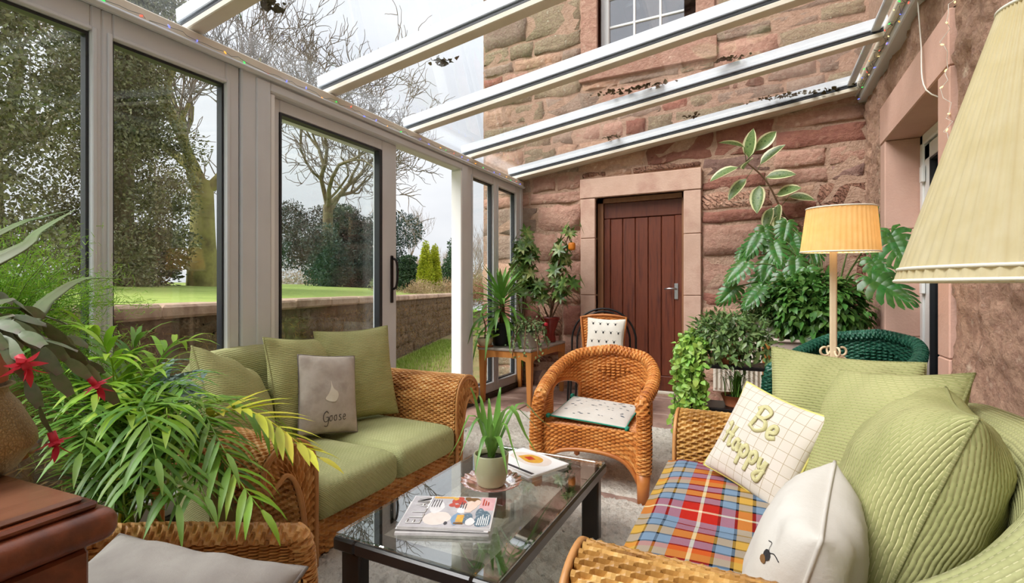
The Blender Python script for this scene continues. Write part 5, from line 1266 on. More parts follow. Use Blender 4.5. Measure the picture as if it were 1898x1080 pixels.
for (u, v, t_, du, dv, dy, sz) in ((1362, 268, 4.3, -.9, .35, -.2, .16), (1390, 272, 4.3, .1, 1, -.3, .18), (1415, 265, 4.3, .8, .8, .1, .17), (1383, 305, 4.25, .3, .3, -.9, .15), (1348, 318, 4.3, -1, -.4, -.3, .19), (1425, 290, 4.35, .8, .7, -.2, .18), (1440, 325, 4.3, 1, .05, -.2, .17), (1370, 345, 4.3, -.7, -.8, -.2, .17), (1405, 362, 4.25, -.1, -1, -.4, .19), (1455, 355, 4.3, .6, .1, -.6, .17), (1480, 365, 4.35, 1, -.2, -.2, .15), (1440, 395, 4.3, -.2, -1, -.5, .19), (1445, 415, 4.25, .1, -1, -.5, .19), (1425, 400, 4.3, -.3, -1, -.3, .16)):
    c_ = W3(u, v, t_)-O; d = nrm((du, dy, dv)); k = int(np.argmin(np.linalg.norm(P-c_, axis=1))); b0 = c_-d*sz*.5; M = frame(b0, d, nrm(np.array([-.2, -.8, .6])+r.normal(0, .35, 3))); M[:3, :3] *= sz*1.35
    lf = link('leaf', m1, rb, None, mat4(M)); link('leaf_margin', m2, lf)
    MB().tube([P[k], (P[k]+b0)/2, b0], .003, 4).build('leaf_stalk', 'stem_green', rb)
# grape ivy mound on the marble top
gi = thing('grape_ivy', 'dense glossy grape ivy mound on the marble topped table', 'potted plant', (.38, 4.40, .70), group='plants in the stone corner')
pot(gi, potprof(.08, .10, .14), 'blue_pot'); r = np.random.default_rng(91)
bushy(gi, (.0, .0, .24), (.34, .20, .26), 2200, .07, 'ivy_green', r, Wd=.6, drop=.7)
fh = thing('small_leaf_fig', 'fine leaved dark fig bush above the white speckled pot', 'potted plant', (.06, 4.40, .70), group='plants in the stone corner')
pot(fh, potprof(.065, .085, .14, .006), 'white_pot'); bushy(fh, (.0, .03, .23), (.20, .16, .15), 1500, .034, 'hoya_green', r, Wd=.6)
# black stand with the hoya and trailing lime ivy
bs = thing('plant_stand', 'black metal plant stand holding trailing plants beside the sofa arm', 'plant stand', (-.19, 3.85, 0))
for x in (-.26, .26):
    for y in (-.13, .13): MB().box2((x-.011, y-.011, 0), (x+.011, y+.011, .55), .002).build('leg', 'black_metal', bs)
for z in (.24, .539):
    for y in (-.13, .13): MB().box2((-.25, y-.01, z-.011), (.25, y+.01, z+.011), .002).build('rail', 'black_metal', bs)
    for x in (-.26, .26): MB().box2((x-.01, -.12, z-.011), (x+.01, .12, z+.011), .002).build('rail', 'black_metal', bs)
    MB().box2((-.25, -.125, z+.008), (.25, .125, z+.013)).build('shelf', 'black_metal', bs)
hy = thing('hoya', 'bushy grey green hoya trailing across the black plant stand', 'potted plant', (-.19, 3.85, .553), group='plants on the black stand')
pot(hy, potprof(.075, .095, .13), 'terracotta'); r = np.random.default_rng(93); tr = []
for i in range(26):
    a = -np.pi*r.uniform(.0, 1); R0 = r.uniform(.16, .33); P = path([(0, 0, .16), (R0*.5*math.cos(a), R0*.4*math.sin(a), .30+r.uniform(-.04, .06)), (R0*math.cos(a), R0*.7*math.sin(a), .16), (R0*1.12*math.cos(a), R0*.8*math.sin(a), r.uniform(-.04, .08))], 26); tr.append(P[4:]+r.normal(0, .018, P[4:].shape))
bushy(hy, (0, 0, .2), (.27, .18, .16), 1000, .055, 'hoya_green', r, np.concatenate(tr), Wd=.42)
li = thing('lime_ivy', 'bright lime green ivy hanging down the side of the black stand', 'potted plant', (-.395, 3.80, .553), group='plants on the black stand')
pot(li, potprof(.05, .065, .09), 'terracotta'); tr = []
for i in range(32):
    x0 = r.uniform(-.17, .05); y0 = r.uniform(-.16, .02); P = path([(0, 0, .08), (x0*.6, y0*.6, .17), (x0, y0, .05), (x0+r.normal(0, .01), y0, -.2*r.uniform(.3, 1)), (x0+r.normal(0, .02), y0+r.normal(0, .02), -.50*r.uniform(.4, 1))], 36); tr.append(P+r.normal(0, .014, P.shape)); 
    MB().tube(P[::4], .002, 4).build('stem', 'stem_green', li)
bushy(li, (-.04, -.02, .12), (.10, .09, .09), 160, .045, 'lime_ivy', r, np.concatenate(tr), Wd=.85)
gp = thing('grass_lily', 'dark green grass lily in a brown bowl under the black stand', 'potted plant', (-.14, 3.84, .254), group='plants on the black stand')
pot(gp, potprof(.07, .10, .08), 'terracotta')
for i in range(70):
    a = r.uniform(0, 2*np.pi); L = r.uniform(.16, .26); d = np.array([math.cos(a), math.sin(a)*.6, 0]); z = np.array([0, 0, 1.]); p0 = np.array([r.normal(0, .02), r.normal(0, .02), .06]); e = r.uniform(.3, 1)
    strap([p0, p0+z*L*.6+d*L*.25*e, p0+z*L*.80+d*L*.6*e, p0+z*L*(.85-.35*e)+d*L*1.0*e], [.006, .009, .007, .001], 7).build('leaf', 'yucca_green', gp)

# ------------------------------------------------------------------ lamps
def shade(parent, r0, z0, r1, z1, mat, npl, amp, nm='lamp_shade'):
    n = npl*4; th_ = np.linspace(0, 2*np.pi, n, endpoint=False); zs = np.linspace(0, 1, 8)
    P = np.array([[((r0+(r1-r0)*k+amp*math.cos(npl*a)*(1-.3*k))*math.cos(a), (r0+(r1-r0)*k+amp*math.cos(npl*a)*(1-.3*k))*math.sin(a), z0+(z1-z0)*k) for a in th_] for k in zs]); b = MB(); b.grid(P, cv=True, flip=True)
    o = b.build(nm, mat, parent)
    for rr, z in ((r0, z0), (r1, z1)):
        a = np.linspace(0, 2*np.pi, 60); MB().tube(np.stack([(rr+.002)*np.cos(a), (rr+.002)*np.sin(a), z+0*a], -1), .004, 8, False).build('shade_trim', 'shade_trim', o)
    return o
fl_ = thing('floor_lamp', 'slim white floor lamp with lit pleated shade before the monstera', 'floor lamp', (.355, 3.09, 0), group='floor lamps')
s1 = shade(fl_, .175, 1.275, .152, 1.50, 'shade_warm', 44, .003); s1.location = (0, 0, 0); s1.rotation_euler = (R(2), R(1), 0)
MB().lathe([(.001, 0), (.13, 0), (.13, .015), (.05, .03), (.02, .05)], 24).build('base', 'lamp_white', fl_)
MB().box2((-.016, -.016, .04), (.016, .016, 1.32), .006).build('pole', 'lamp_white', fl_)
for k in range(4):
    a0 = k*np.pi/2+R(20)
    for zc, fz in ((.70, 1), (.755, -1)):
        a = np.linspace(0, 1.6*np.pi, 18); rr = .026*(1-.25*a/5); x = .042+rr*np.cos(a+np.pi); z = zc+fz*rr*np.sin(a); MB().tube(np.stack([x*math.cos(a0), x*math.sin(a0), z], -1), .006, 6).build('scroll', 'lamp_white', fl_)
b = MB(); puff(b, .055, .055, .075, (0, 0, 1.38), .9, (10, 10)); simple('bulb_off', [(250, 236, 200)], rough=.3); b.build('bulb', 'bulb_off', fl_)
m = MATS['bulb_off']; m.node_tree.nodes['Principled BSDF'].inputs['Emission Color'].default_value = (1, .62, .26, 1); m.node_tree.nodes['Principled BSDF'].inputs['Emission Strength'].default_value = 1.5
ld = bpy.data.lights.new('lamp_glow', 'POINT'); ld.energy = 1.5; ld.color = (1, .70, .38); ld.shadow_soft_size = .05; lo = bpy.data.objects.new('lamp_glow', ld); lo.location = (0, 0, 1.345); COL.objects.link(lo); lo.parent = fl_
bl = thing('floor_lamp', 'large cream pleated coolie lampshade beside the stone wall nearest the camera', 'floor lamp', (.545, 1.475, 0), group='floor lamps')
shade(bl, .245, 1.10, .062, 1.70, 'shade_cream', 56, .0042)
a = np.linspace(0, 2*np.pi, 80); MB().tube(np.stack([.2405*np.cos(a), .2405*np.sin(a), 1.128+0*a], -1), .0042, 6, False).build('shade_piping', 'shade_trim', bl)
MB().tube([(0, 0, .0), (0, 0, 1.62)], .012, 10).build('pole', 'lamp_white', bl); MB().lathe([(.001, 0), (.12, 0), (.12, .012), (.03, .03)], 24).build('base', 'lamp_white', bl)
# green tub chair behind the sofa
gc = make_armchair('tub_chair', 'dark green woven tub chair behind the tartan sofa', (.52, 3.72, 0), R(-35), 'wicker_green', 'wicker_green'); gc.scale = (1.13, 1.13, 1.12); gc['category'] = 'armchair'; del gc['group']

# ------------------------------------------------------------------ old wooden chest at the left with brass pot, cactus and aloe
ch = thing('wooden_chest', 'polished mahogany chest with stepped moulded top in the near corner', 'chest', (-.565, .268, 0), R(4))
CZ = .88
MB().box2((-.86, -.66, .0), (-.020, -.020, CZ-.046), .004).build('carcass', 'mahogany', ch)
tm_ = MB().box2((-.88, -.68, CZ-.046), (0, 0, CZ-.014)).build('top_moulding', 'mahogany', ch); bv = tm_.modifiers.new('round', 'BEVEL'); bv.width = .0145; bv.segments = 5; bv.harden_normals = True; tm_.data.polygons.foreach_set('use_smooth', [True]*6)
MB().box2((-.87, -.67, CZ-.0145), (-.014, -.014, CZ-.006), .003).build('top_step', 'mahogany', ch)
MB().box2((-.86, -.66, CZ-.0065), (-.022, -.022, CZ), .003).build('top_board', 'mahogany_top_sheen', ch)
MB().box2((-.0205, -.60, .06), (-.0145, -.135, CZ-.05), .003).build('front_panel', 'mahogany', ch)
MB().box2((-.0205, -.125, .06), (-.0145, -.022, CZ-.05), .003).build('front_stile', 'mahogany', ch)
bp_ = thing('brass_pot', 'engraved brass bowl holding the Christmas cactus on the chest', 'pot', (-.765, .185, CZ))
MB().lathe([(.001, 0), (.055, 0), (.068, .006), (.084, .030), (.083, .042), (.070, .072), (.061, .086), (.060, .092), (.066, .096), (.062, .097), (.055, .09), (.05, .03)], 36).build('bowl', 'engraved_brass', bp_)
cc = thing('christmas_cactus', 'Christmas cactus with arching segmented stems and red flowers', 'potted plant', (-.765, .185, CZ+.012))
MB().lathe([(.001, 0), (.045, 0), (.053, .085), (.060, .088), (.060, .118), (.054, .118), (.052, .10)], 28).build('inner_pot', 'terracotta', cc); MB().lathe([(.001, .102), (.053, .1)], 20).build('soil', 'potting_soil', cc)
O = np.array([-.765, .185, CZ+.012]); seg = MB(); t = np.linspace(0, 1, 7); w = .21*np.sin(np.pi*np.clip(t*.92+.05, 0, 1))**.6; w[0] = .08; w[-1] = .12
seg.grid(np.stack([np.stack([-w, t, .05*np.sin(np.pi*t)], -1), np.stack([0*w, t, .05+.0*t], -1), np.stack([w, t, .05*np.sin(np.pi*t)], -1)], 1), flip=True); seg.grid(np.stack([np.stack([-w, t, .05*np.sin(np.pi*t)], -1), np.stack([0*w, t, -.02+.0*t], -1), np.stack([w, t, .05*np.sin(np.pi*t)], -1)], 1)); segm = seg.mesh('segment', 'cactus_leaf')
def flower(parent, p, d, s):
    b = MB(); d = nrm(d); x = nrm(np.cross(d, (0.1, .2, 1))); y = np.cross(d, x); b.tube([p, p+d*s*.5], s*.12, 6)
    for k in range(9):
        a = k*2.4; e = nrm(d*.4+(x*math.cos(a)+y*math.sin(a))*.9) if k < 6 else nrm(d+(x*math.cos(a)+y*math.sin(a))*.3); M = frame(p+d*s*(.3 if k < 6 else .45), e, -d); M[:3, :3] *= s*.6; b.merge(leaf(1, .4, 4, -.3, .1), M)
    return b.build('flower', 'flower_red', parent)
ends = [((165, 700, .62), 1), ((140, 650, .60), 0), ((95, 800, .55), 1), ((215, 745, .66), 0), ((120, 600, .66), 0), ((60, 585, .62), 0), ((35, 660, .50), 1), ((20, 560, .66), 0), ((190, 690, .72), 0), ((80, 640, .52), 0), ((50, 700, .5), 0), ((-40, 600, .5), 0), ((-60, 700, .45), 0), ((110, 690, .55), 0), ((70, 610, .7), 0), ((5, 620, .55), 0), ((130, 730, .56), 0), ((40, 640, .62), 0), ((160, 640, .7), 0), ((90, 660, .62), 0)]
for i, ((u, v, t_), fl0) in enumerate(ends):
    e = W3(u, v, t_)-O; p0 = np.array([r.normal(0, .015), r.normal(0, .015), .10]); top = p0*.42+e*.58; top[2] = max(e[2]+.012, .135)+.012; P = path([p0, (p0+top)/2+[0, 0, .025], top, e], 60)
    L = np.concatenate([[0], np.cumsum(np.linalg.norm(np.diff(P, axis=0), axis=1))]); n = max(3, int(L[-1]/.030))
    for k in range(n):
        a = np.array([np.interp(L[-1]*k/n, L, P[:, j]) for j in range(3)]); c_ = np.array([np.interp(L[-1]*(k+1)/n, L, P[:, j]) for j in range(3)]); M = frame(a, c_-a, nrm(np.array([.35, -.5, .7])+r.normal(0, .35, 3))); M[:3, :3] *= np.linalg.norm(c_-a)*1.06; link('segment', segm, cc, None, mat4(M))
    if fl0: flower(cc, P[-1], P[-1]-P[-6]+np.array([0, 0, -.004]), .034)
al = thing('aloe', 'aloe with long tapering spiny leaves on the chest behind the cactus', 'potted plant', (-1.02, .06, CZ))
pot(al, potprof(.06, .08, .10), 'terracotta'); O = np.array([-1.02, .06, CZ])
def aloe_leaf(pts, wd):
    P = path(pts, 26); tg = np.gradient(P, axis=0); tg /= np.linalg.norm(tg, axis=1)[:, None]; sd = np.cross(tg, (.45, -.7, .55)); sd /= np.linalg.norm(sd, axis=1)[:, None]; up = np.cross(sd, tg); w = np.interp(np.linspace(0, 1, 26), [0, .3, .8, 1], [wd, wd*.9, wd*.35, .002])[:, None]
    ring_ = [(-1, .10), (-.5, -.28), (0, -.42), (.5, -.28), (1, .10), (.5, .02), (0, -.06), (-.5, .02)]
    b = MB(); b.grid(np.stack([P+sd*w*.5*a+up*w*.5*c_ for a, c_ in ring_], 1), cv=True)
    for k in range(2, 25):
        for sg in (-1, 1): q = P[k]+sd[k]*w[k]*.5*sg; b.tube([q, q+sd[k]*sg*.004+tg[k]*.003], [.0012, .0002], 4)
    return b
for pts, wd in (([(0, 0, .07), W3(0, 480, .68)-O, W3(70, 430, .74)-O, W3(140, 388, .80)-O], .052), ([(-.01, 0, .07), W3(0, 432, .82)-O, W3(70, 405, .88)-O, W3(128, 390, .94)-O], .040), ([(.02, .02, .05), W3(0, 622, .66)-O, W3(90, 556, .74)-O, W3(150, 518, .80)-O, W3(212, 514, .86)-O], .058), ([(0, 0, .06), W3(-70, 520, .66)-O, W3(-60, 420, .7)-O], .036), ([(0, 0, .06), (-.15, .05, .2), (-.22, .06, .36)], .036), ([(0, 0, .06), (-.05, -.12, .25), (-.08, -.2, .36)], .036)):
    aloe_leaf(pts, wd).build('leaf', 'aloe_green', al)

# ------------------------------------------------------------------ asparagus fern, palm and blue fern by the glass
af = thing('asparagus_fern', 'feathery bright green asparagus fern on a stand against the glass', 'potted plant', (-2.11, .62, 0), group='plants by the glass wall')
MB().lathe([(.001, 0), (.14, 0), (.14, .02), (.03, .05), (.025, .5), (.12, .56), (.13, .58), (.001, .58)], 20).build('stand', 'pine', af); MB().lathe([(.08, .58), (.11, .78), (.12, .80), (.105, .80), (.10, .76)], 24).build('pot', 'beige_pot', af)
r = np.random.default_rng(111); pts_, dirs_ = [], []; bst = MB()
for i in range(150):
    a = r.uniform(0, 2*np.pi); L = r.uniform(.25, .50); el = r.uniform(-.2, 1.35); d = np.array([math.cos(a)*math.cos(el)*.75, math.sin(a)*math.cos(el), math.sin(el)]); p0 = np.array([0, .02, .80]); P = path([p0, p0+d*L*.5+[0, 0, .08], p0+d*L+[0, 0, .02-.12*(1-el)]], 16); bst.tube(P, .0013, 3, False)
    for k in range(4, 16):
        for j in range(26): q = P[k]+r.normal(0, .026, 3); pts_.append(q); dirs_.append(nrm(d)*.5+r.normal(0, .7, 3))
pts_ = np.array(pts_); pts_[:, 0] = np.maximum(pts_[:, 0], -.33); dirs_ = np.array(dirs_); b = MB(); nd = MB(); nd.add([(-.05, 0, 0), (.05, 0, 0), (.03, 1, 0), (-.03, 1, 0)], [(0, 1, 2, 3)])
scatter(b, nd, rframes(pts_, dirs_, r.normal(0, 1, dirs_.shape), r.uniform(.012, .024, len(pts_)))); tag(b.build('needles', 'needle_green', af), kind='stuff'); tag(bst.build('stems', 'stem_green', af), kind='stuff')
pm = thing('parlour_palm', 'large parlour palm with arching fronds between chest and sofa', 'potted palm', (-1.80, .86, 0), group='plants by the glass wall')
pot(pm, potprof(.12, .16, .26, .01, .01), 'terracotta'); O = np.array([-1.80, .86, 0]); r = np.random.default_rng(121)
tips = [(592, 848, 1.42, 'palm_yellow'), (485, 945, 1.25, 'palm_bright'), (352, 628, 1.80, 'palm_bright'), (150, 600, 1.45, 'palm_bright'), (95, 730, 1.35, 'palm_green'), (205, 900, 1.2, 'palm_green'), (330, 935, 1.15, 'palm_green'), (440, 885, 1.35, 'palm_green'), (300, 740, 1.35, 'palm_green'), (300, 680, 1.55, 'palm_bright'), (240, 770, 1.25, 'palm_bright'), (150, 840, 1.15, 'palm_green'), (545, 820, 1.6, 'palm_bright'), (270, 620, 1.7, 'palm_green'), (60, 640, 1.4, 'palm_green'), (420, 840, 1.30, 'palm_green'), (290, 850, 1.15, 'palm_green'), (380, 920, 1.2, 'palm_green'), (200, 660, 1.40, 'palm_bright'), (350, 730, 1.4, 'palm_green'), (120, 790, 1.2, 'palm_green'), (260, 900, 1.12, 'palm_green'), (180, 730, 1.3, 'palm_bright'), (310, 790, 1.25, 'palm_bright'), (40, 720, 1.5, 'palm_green'), (230, 700, 1.6, 'palm_green')]
for i, (u, v, t_, mt) in enumerate(tips):
    e = W3(u, v, t_)-O; c0 = np.array([r.normal(0, .05), r.normal(0, .05), .24]); h = np.array([r.normal(0, .05)+e[0]*.12, r.normal(0, .04)+e[1]*.12, r.uniform(.42, .56)]); mid = h*.45+e*.55+np.array([0, 0, .10+.10*np.linalg.norm(e[:2])]); 
    frond([c0, h, mid, e], 20, .14 if mt != 'palm_yellow' else .12, {'palm_bright': .019, 'palm_yellow': .024}.get(mt, .015), .9 if mt != 'palm_yellow' else .3, r).build('frond', mt, pm)
bf = thing('blue_fern', 'blue green crinkled fern beside the corner of the sofa', 'potted plant', (-1.93, 1.02, 0), group='plants by the glass wall')
MB().lathe([(.001, 0), (.10, 0), (.10, .02), (.02, .04), (.02, .50), (.09, .54), (.001, .55)], 18).build('stand', 'pine', bf); pot(bf, [(.05, .55), (.07, .65), (.075, .66), (.066, .66), (.06, .64)], 'beige_pot'); O = np.array([-1.93, 1.02, 0])
for i, (u, v, t_) in enumerate(((395, 690, 1.75), (385, 735, 1.7), (355, 745, 1.65), (300, 690, 1.75), (330, 665, 1.85), (290, 720, 1.65), (365, 700, 1.9), (320, 750, 1.6), (345, 715, 1.6))):
    e = W3(u, v, t_)-O; p0 = np.array([0, 0, .64]); mid = (p0+e)/2+[0, 0, .06]; P = path([p0, mid, e], 10); b = strap(P, [.012, .05, .06, .045, .004], 10)
    for k in range(3, 9):
        for sg in (-1, 1): d = nrm(np.cross(P[k]-P[k-1], (0, 0, 1)))*sg; M = frame(P[k], d+nrm(P[k]-P[k-1])*.6, (0, 0, 1)); M[:3, :3] *= .055; b.merge(leaf(1, .4, 3, .3, .2), M)
    b.build('leaf', 'blue_leaf', bf)

# ------------------------------------------------------------------ on the coffee table
TT = .339
pl_ = thing('glass_dish', 'fluted pink glass dish under the celadon pot', 'dish', (-.90, 1.63, TT))
n = 72; a = np.linspace(0, 2*np.pi, n, endpoint=False); fl2 = np.cos(a*18)
P = np.array([[((rr+amp*f)*math.cos(q), (rr+amp*f)*math.sin(q), z+zz*f) for q, f in zip(a, fl2)] for rr, z, amp, zz in ((.002, .002, 0, 0), (.06, .002, 0, 0), (.085, .010, .002, .001), (.112, .022, .004, .002), (.113, .026, .004, .002), (.085, .015, .002, .001), (.06, .007, 0, 0), (.002, .007, 0, 0))]); b = MB(); b.grid(P, cv=True, flip=True); b.build('dish', 'pink_glass', pl_)
cp = thing('potted_dracaena', 'young green dracaena with strap leaves in a celadon pot on the coffee table', 'potted plant', (-.90, 1.63, TT+.008))
pot(cp, [(.001, 0), (.047, 0), (.054, .008), (.062, .05), (.066, .115), (.063, .118), (.059, .115), (.056, .10)], 'celadon', n=36)
O = np.array([-.90, 1.63, TT+.008])
for i, (tp, wd, hh) in enumerate((((862, 722, 1.90), .030, .10), ((932, 718, 1.92), .028, .10), ((885, 735, 2.0), .022, .09), ((995, 840, 1.75), .026, .20), ((830, 850, 1.80), .016, .17), ((853, 845, 1.72), .014, .16), ((964, 870, 1.70), .010, .15), ((1025, 795, 2.1), .012, .18), ((905, 740, 1.98), .020, .10), ((940, 880, 1.66), .018, .10), ((915, 790, 1.75), .018, .10), ((1000, 800, 1.95), .016, .17), ((880, 880, 1.7), .014, .10))):
    wd *= 1.35; e = W3(*tp)-O; p0 = np.array([.006*math.cos(i), .006*math.sin(i), .10]); ht = max(hh, 0); mid = p0*.6+e*.4; mid[2] = max(mid[2], (.10+ht if e[2] < .2 else mid[2])); m2_ = p0*.25+e*.75; m2_[2] = max(m2_[2], e[2]+(.06 if e[2] < .2 else 0)); strap([p0, mid, m2_, e], [wd*.6, wd, wd*.9, wd*.5, .001], 12, .35).build('leaf', 'yucca_green', cp)
def print_mat(name, fn):
    m = NT(name); fn(m); m.set(Roughness=.25, Specular_IOR_Level=.5)
simple('paper', [(228, 222, 212)], rough=.6); simple('cover_white', [(214, 208, 206), (228, 224, 222), (202, 196, 196)], 18, .25); simple('p_red', [(200, 70, 40), (170, 50, 36)], 90, .3); simple('p_pink', [(224, 178, 180), (214, 160, 166)], 60, .3); simple('p_teal', [(120, 142, 156), (70, 94, 112), (170, 182, 190)], 70, .3)
simple('p_skin', [(226, 190, 172), (238, 210, 196)], 60, .3); simple('p_peach', [(222, 208, 198), (230, 218, 208)], 40, .3); simple('p_dark', [(60, 56, 62)], rough=.3); simple('p_yellow', [(222, 178, 60), (206, 140, 60)], 60, .3); simple('p_blue', [(120, 150, 180)], rough=.3); simple('p_silver', [(176, 170, 172), (196, 190, 192)], 30, .25); simple('p_white', [(240, 238, 236)], rough=.3)
def magazine(label, loc, rz, w, h, t, patches, letters=None, grp='magazines on the coffee table'):
    g = thing('magazine', label, 'magazine', loc, rz, grp); MB().box2((-w/2+.002, -h/2+.002, .0008), (w/2-.001, h/2-.002, t-.0008)).build('pages', 'paper', g)
    b = MB(); b.box2((-w/2, -h/2, t-.0008), (w/2, h/2, t)); b.box2((-w/2, -h/2, 0), (w/2, h/2, .0008)); b.box2((-w/2-.0006, -h/2, 0), (-w/2+.0004, h/2, t)); b.build('cover', 'cover_white', g)
    for k, (poly, mt) in enumerate(patches):
        P = np.array([(x*w/2, y*h/2, t+.0001+.00004*k) for x, y in (spline(poly+[poly[0]], 20)[:-1] if len(poly) > 4 else poly)]); MB().add(P, [tuple(range(len(P)))], smooth=False).build('cover_print', mt, g)
    for (x0, y0, s_, mt, chn) in letters or []:
        for q in chn: b = MB(); b.tube([(x0*w/2+a_*s_, y0*h/2+c_*s_, t+.0020) for a_, c_ in q], s_*.09, 4, True, .1); b.build('masthead_letter', mt, g)
    return g
# upright cover: x to the right of the page, y to its top (the top edge points to the glass wall)
STK = {'E': [[(.6, 1), (0, 1), (0, 0), (.6, 0)], [(0, .5), (.5, .5)]], 'L': [[(0, 1), (0, 0), (.55, 0)]], 'A': [[(0, 0), (.35, 1), (.7, 0)], [(.15, .4), (.55, .4)]], 'N': [[(0, 0), (0, 1), (.6, 0), (.6, 1)]], 'I': [[(.1, 0), (.1, 1)]], 'M': [[(0, 0), (0, 1), (.4, .4), (.8, 1), (.8, 0)]]}
def hf(h, f): return (2*f-1, 1-2*h)          # along the page top to foot, and across it
def blob(h, f, a, c_, mt, k=8, w=.18):
    q = np.random.default_rng(int(h*977+f*331)); return ([hf(h+a*math.cos(t)*(1+q.uniform(-w, w)), min(.985, max(.015, f+c_*math.sin(t)*(1+q.uniform(-w, w))))) for t in np.linspace(0, 2*np.pi, k, endpoint=False)], mt)
def quad(h0, h1, f0, f1, mt): return ([hf(h0, f0), hf(h1, f0), hf(h1, f1), hf(h0, f1)], mt)
front = [quad(.01, .99, .01, .99, 'p_silver'), blob(.38, .28, .15, .2, 'p_peach'), blob(.33, .62, .09, .2, 'cover_white'), quad(.82, .99, .55, .99, 'p_pink'), blob(.90, .26, .095, .24, 'p_teal'), blob(.84, .46, .05, .14, 'p_teal'), quad(.25, .50, .92, .985, 'p_yellow'), blob(.72, .90, .09, .07, 'brown_mark')]
for h, f, a, mt in ((.53, .84, .055, 'p_red'), (.50, .70, .04, 'p_red'), (.57, .92, .045, 'p_red'), (.60, .80, .05, 'p_red'), (.56, .66, .035, 'p_red'), (.52, .92, .03, 'p_yellow'), (.66, .93, .04, 'brown_mark')): front.append(blob(h, f, a, a*1.7, mt))
front += [blob(.71, .66, .075, .17, 'p_skin'), blob(.79, .80, .04, .10, 'p_skin'), blob(.63, .52, .06, .09, 'p_white'), blob(.70, .52, .05, .06, 'p_skin')]
front += [quad(.60+.028*i, .612+.028*i, .60-.02*i, .80-.02*i, 'p_dark') for i in range(3)]
front += [blob(.60, .26, .05, .17, 'p_blue'), blob(.71, .28, .06, .16, 'p_teal'), quad(.60, .68, .16, .38, 'p_yellow'), quad(.585, .69, .10, .15, 'brown_mark'), blob(.76, .18, .05, .13, 'cover_white'), quad(.215, .235, .55, .97, 'p_white'), blob(.50, .12, .02, .05, 'p_dark')]
front += [quad(.84+.022*i, .85+.022*i, .08, .16+.05*(i % 3)+.14, 'p_white') for i in range(6)] + [quad(.85+.03*i, .862+.03*i, .70, .92-.05*i, 'p_red') for i in range(3)] + [quad(.26+.03*i, .268+.03*i, .62, .86, 'p_dark') for i in range(4)]
rz1 = R(23+90)
mg = magazine('glossy magazine with a red haired figure, bottom of the front stack', (-.90, 1.335, TT), rz1+R(2), .222, .285, .007, [])
mg = magazine('glossy magazine in the middle of the front stack', (-.897, 1.34, TT+.0072), rz1-R(1), .222, .285, .007, [([(-.98, -.9), (-.9, -.9), (-.9, .9), (-.98, .9)], 'p_dark')])
MB().box2((-.1116, -.1425, .0012), (-.1112, .1425, .0058)).build('spine_print', 'p_dark', mg)
mg['label'] = 'glossy magazine with dark spine in the middle of the front stack'
magazine('glossy fashion magazine with a red haired figure on top of the front stack', (-.895, 1.345, TT+.0144), rz1, .222, .285, .007, front, [(-.80+i*.34, .56, .042, 'p_white', STK[c_]) for i, c_ in enumerate('ELLAN')])
bpy.data.objects[mg.name]
for o in [q for q in COL.objects if q.get('label') == 'glossy magazine with a red haired figure, bottom of the front stack']: o['label'] = 'glossy magazine lying flat on the glass, bottom of the front stack'
back = [([(-.95, -.95), (.95, -.95), (.95, .95), (-.95, .95)], 'p_white'), ([(-.7, -.1), (.2, -.3), (.7, .1), (.5, .7), (-.2, .8), (-.8, .4)], 'p_peach'), ([(-.5, .1), (.1, -.1), (.4, .2), (.2, .6), (-.3, .6)], 'p_yellow'), ([(-.9, -.9), (.9, -.9), (.9, -.75), (-.9, -.75)], 'p_dark'), ([(-.3, .2), (.0, .1), (.1, .35), (-.2, .45)], 'p_red')]
magazine('white supplement underneath at the far end of the coffee table', (-.885, 1.905, TT), R(65-90), .285, .215, .006, [])
magazine('white magazine with yellow food picture on top at the far end of the table', (-.88, 1.91, TT+.0062), R(68-90), .285, .215, .006, back)

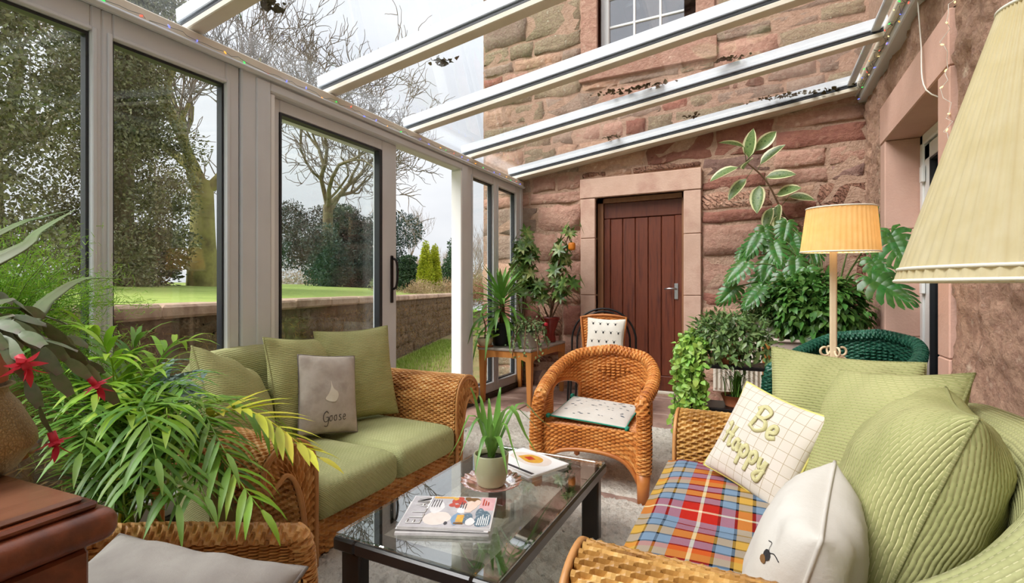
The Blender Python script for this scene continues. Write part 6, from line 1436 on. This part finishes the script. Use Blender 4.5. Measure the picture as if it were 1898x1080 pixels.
# ------------------------------------------------------------------ string lights and cables
def glow(name, col, e):
    m = NT(name); m.base(S(col)); m.p.inputs['Emission Color'].default_value = S(col); m.p.inputs['Emission Strength'].default_value = e
for nme, c_ in (('led_green', (60, 210, 90)), ('led_blue', (110, 120, 240)), ('led_orange', (240, 160, 60)), ('led_red', (230, 90, 70)), ('led_warm', (250, 220, 150))): glow(nme, c_, .9)
def string_lights(label, pts, nb, cols, seed, jit=.012, rr=.004, wire='wire_light'):
    g = thing('string_lights', label, 'string lights', pts[0], 0, 'string lights'); r = np.random.default_rng(seed); P = np.array(pts)-np.array(pts[0]); Q = path(P, max(12, nb*3)); Q = Q+r.normal(0, jit*.5, Q.shape); Q[0] = P[0]; MB().tube(Q, .0014, 4).build('wire', wire, g)
    for i in range(nb):
        q = Q[min(len(Q)-1, int(len(Q)*(i+.5)/nb))]+r.normal(0, jit*.3, 3); d = nrm(r.normal(0, 1, 3)); b = MB(); b.tube([q, q+d*rr*2.2, q+d*rr*4], [rr*.7, rr, rr*.15], 6); b.build('bulb', cols[i % len(cols)], g)
    return g
string_lights('coloured fairy lights along the eave above the glass wall', [(XL+.075, .9, 2.256), (XL+.075, 2.4, 2.256), (XL+.075, 5.0, 2.258)], 34, ['led_orange', 'led_green', 'led_red', 'led_blue', 'led_blue'], 1)
string_lights('tangled coloured fairy lights along the high wall plate', [(.745, 1.9, 2.715), (.74, 3.4, 2.71), (.735, 5.02, 2.72)], 46, ['led_blue', 'led_orange', 'led_green', 'led_red', 'led_warm'], 2, .03)
string_lights('white fairy lights drooping over the stone door surround', [(.78, 2.85, 2.62), (.785, 2.93, 2.3), (.79, 2.96, 2.0), (.785, 2.97, 1.3)], 14, ['led_warm'], 3, .02, wire='white_cable')
g = MB(); g.tube(path([(.785, 3.42, 2.66), (.785, 3.36, 2.4), (.787, 3.30, 2.14), (.90, 3.28, 2.0), (.93, 3.26, 1.6), (.93, 3.25, 1.3)], 40), .0035, 6); tag(g.build('white_cable', 'white_cable'), 'thin white cable hanging down in front of the glazed door', 'cable')
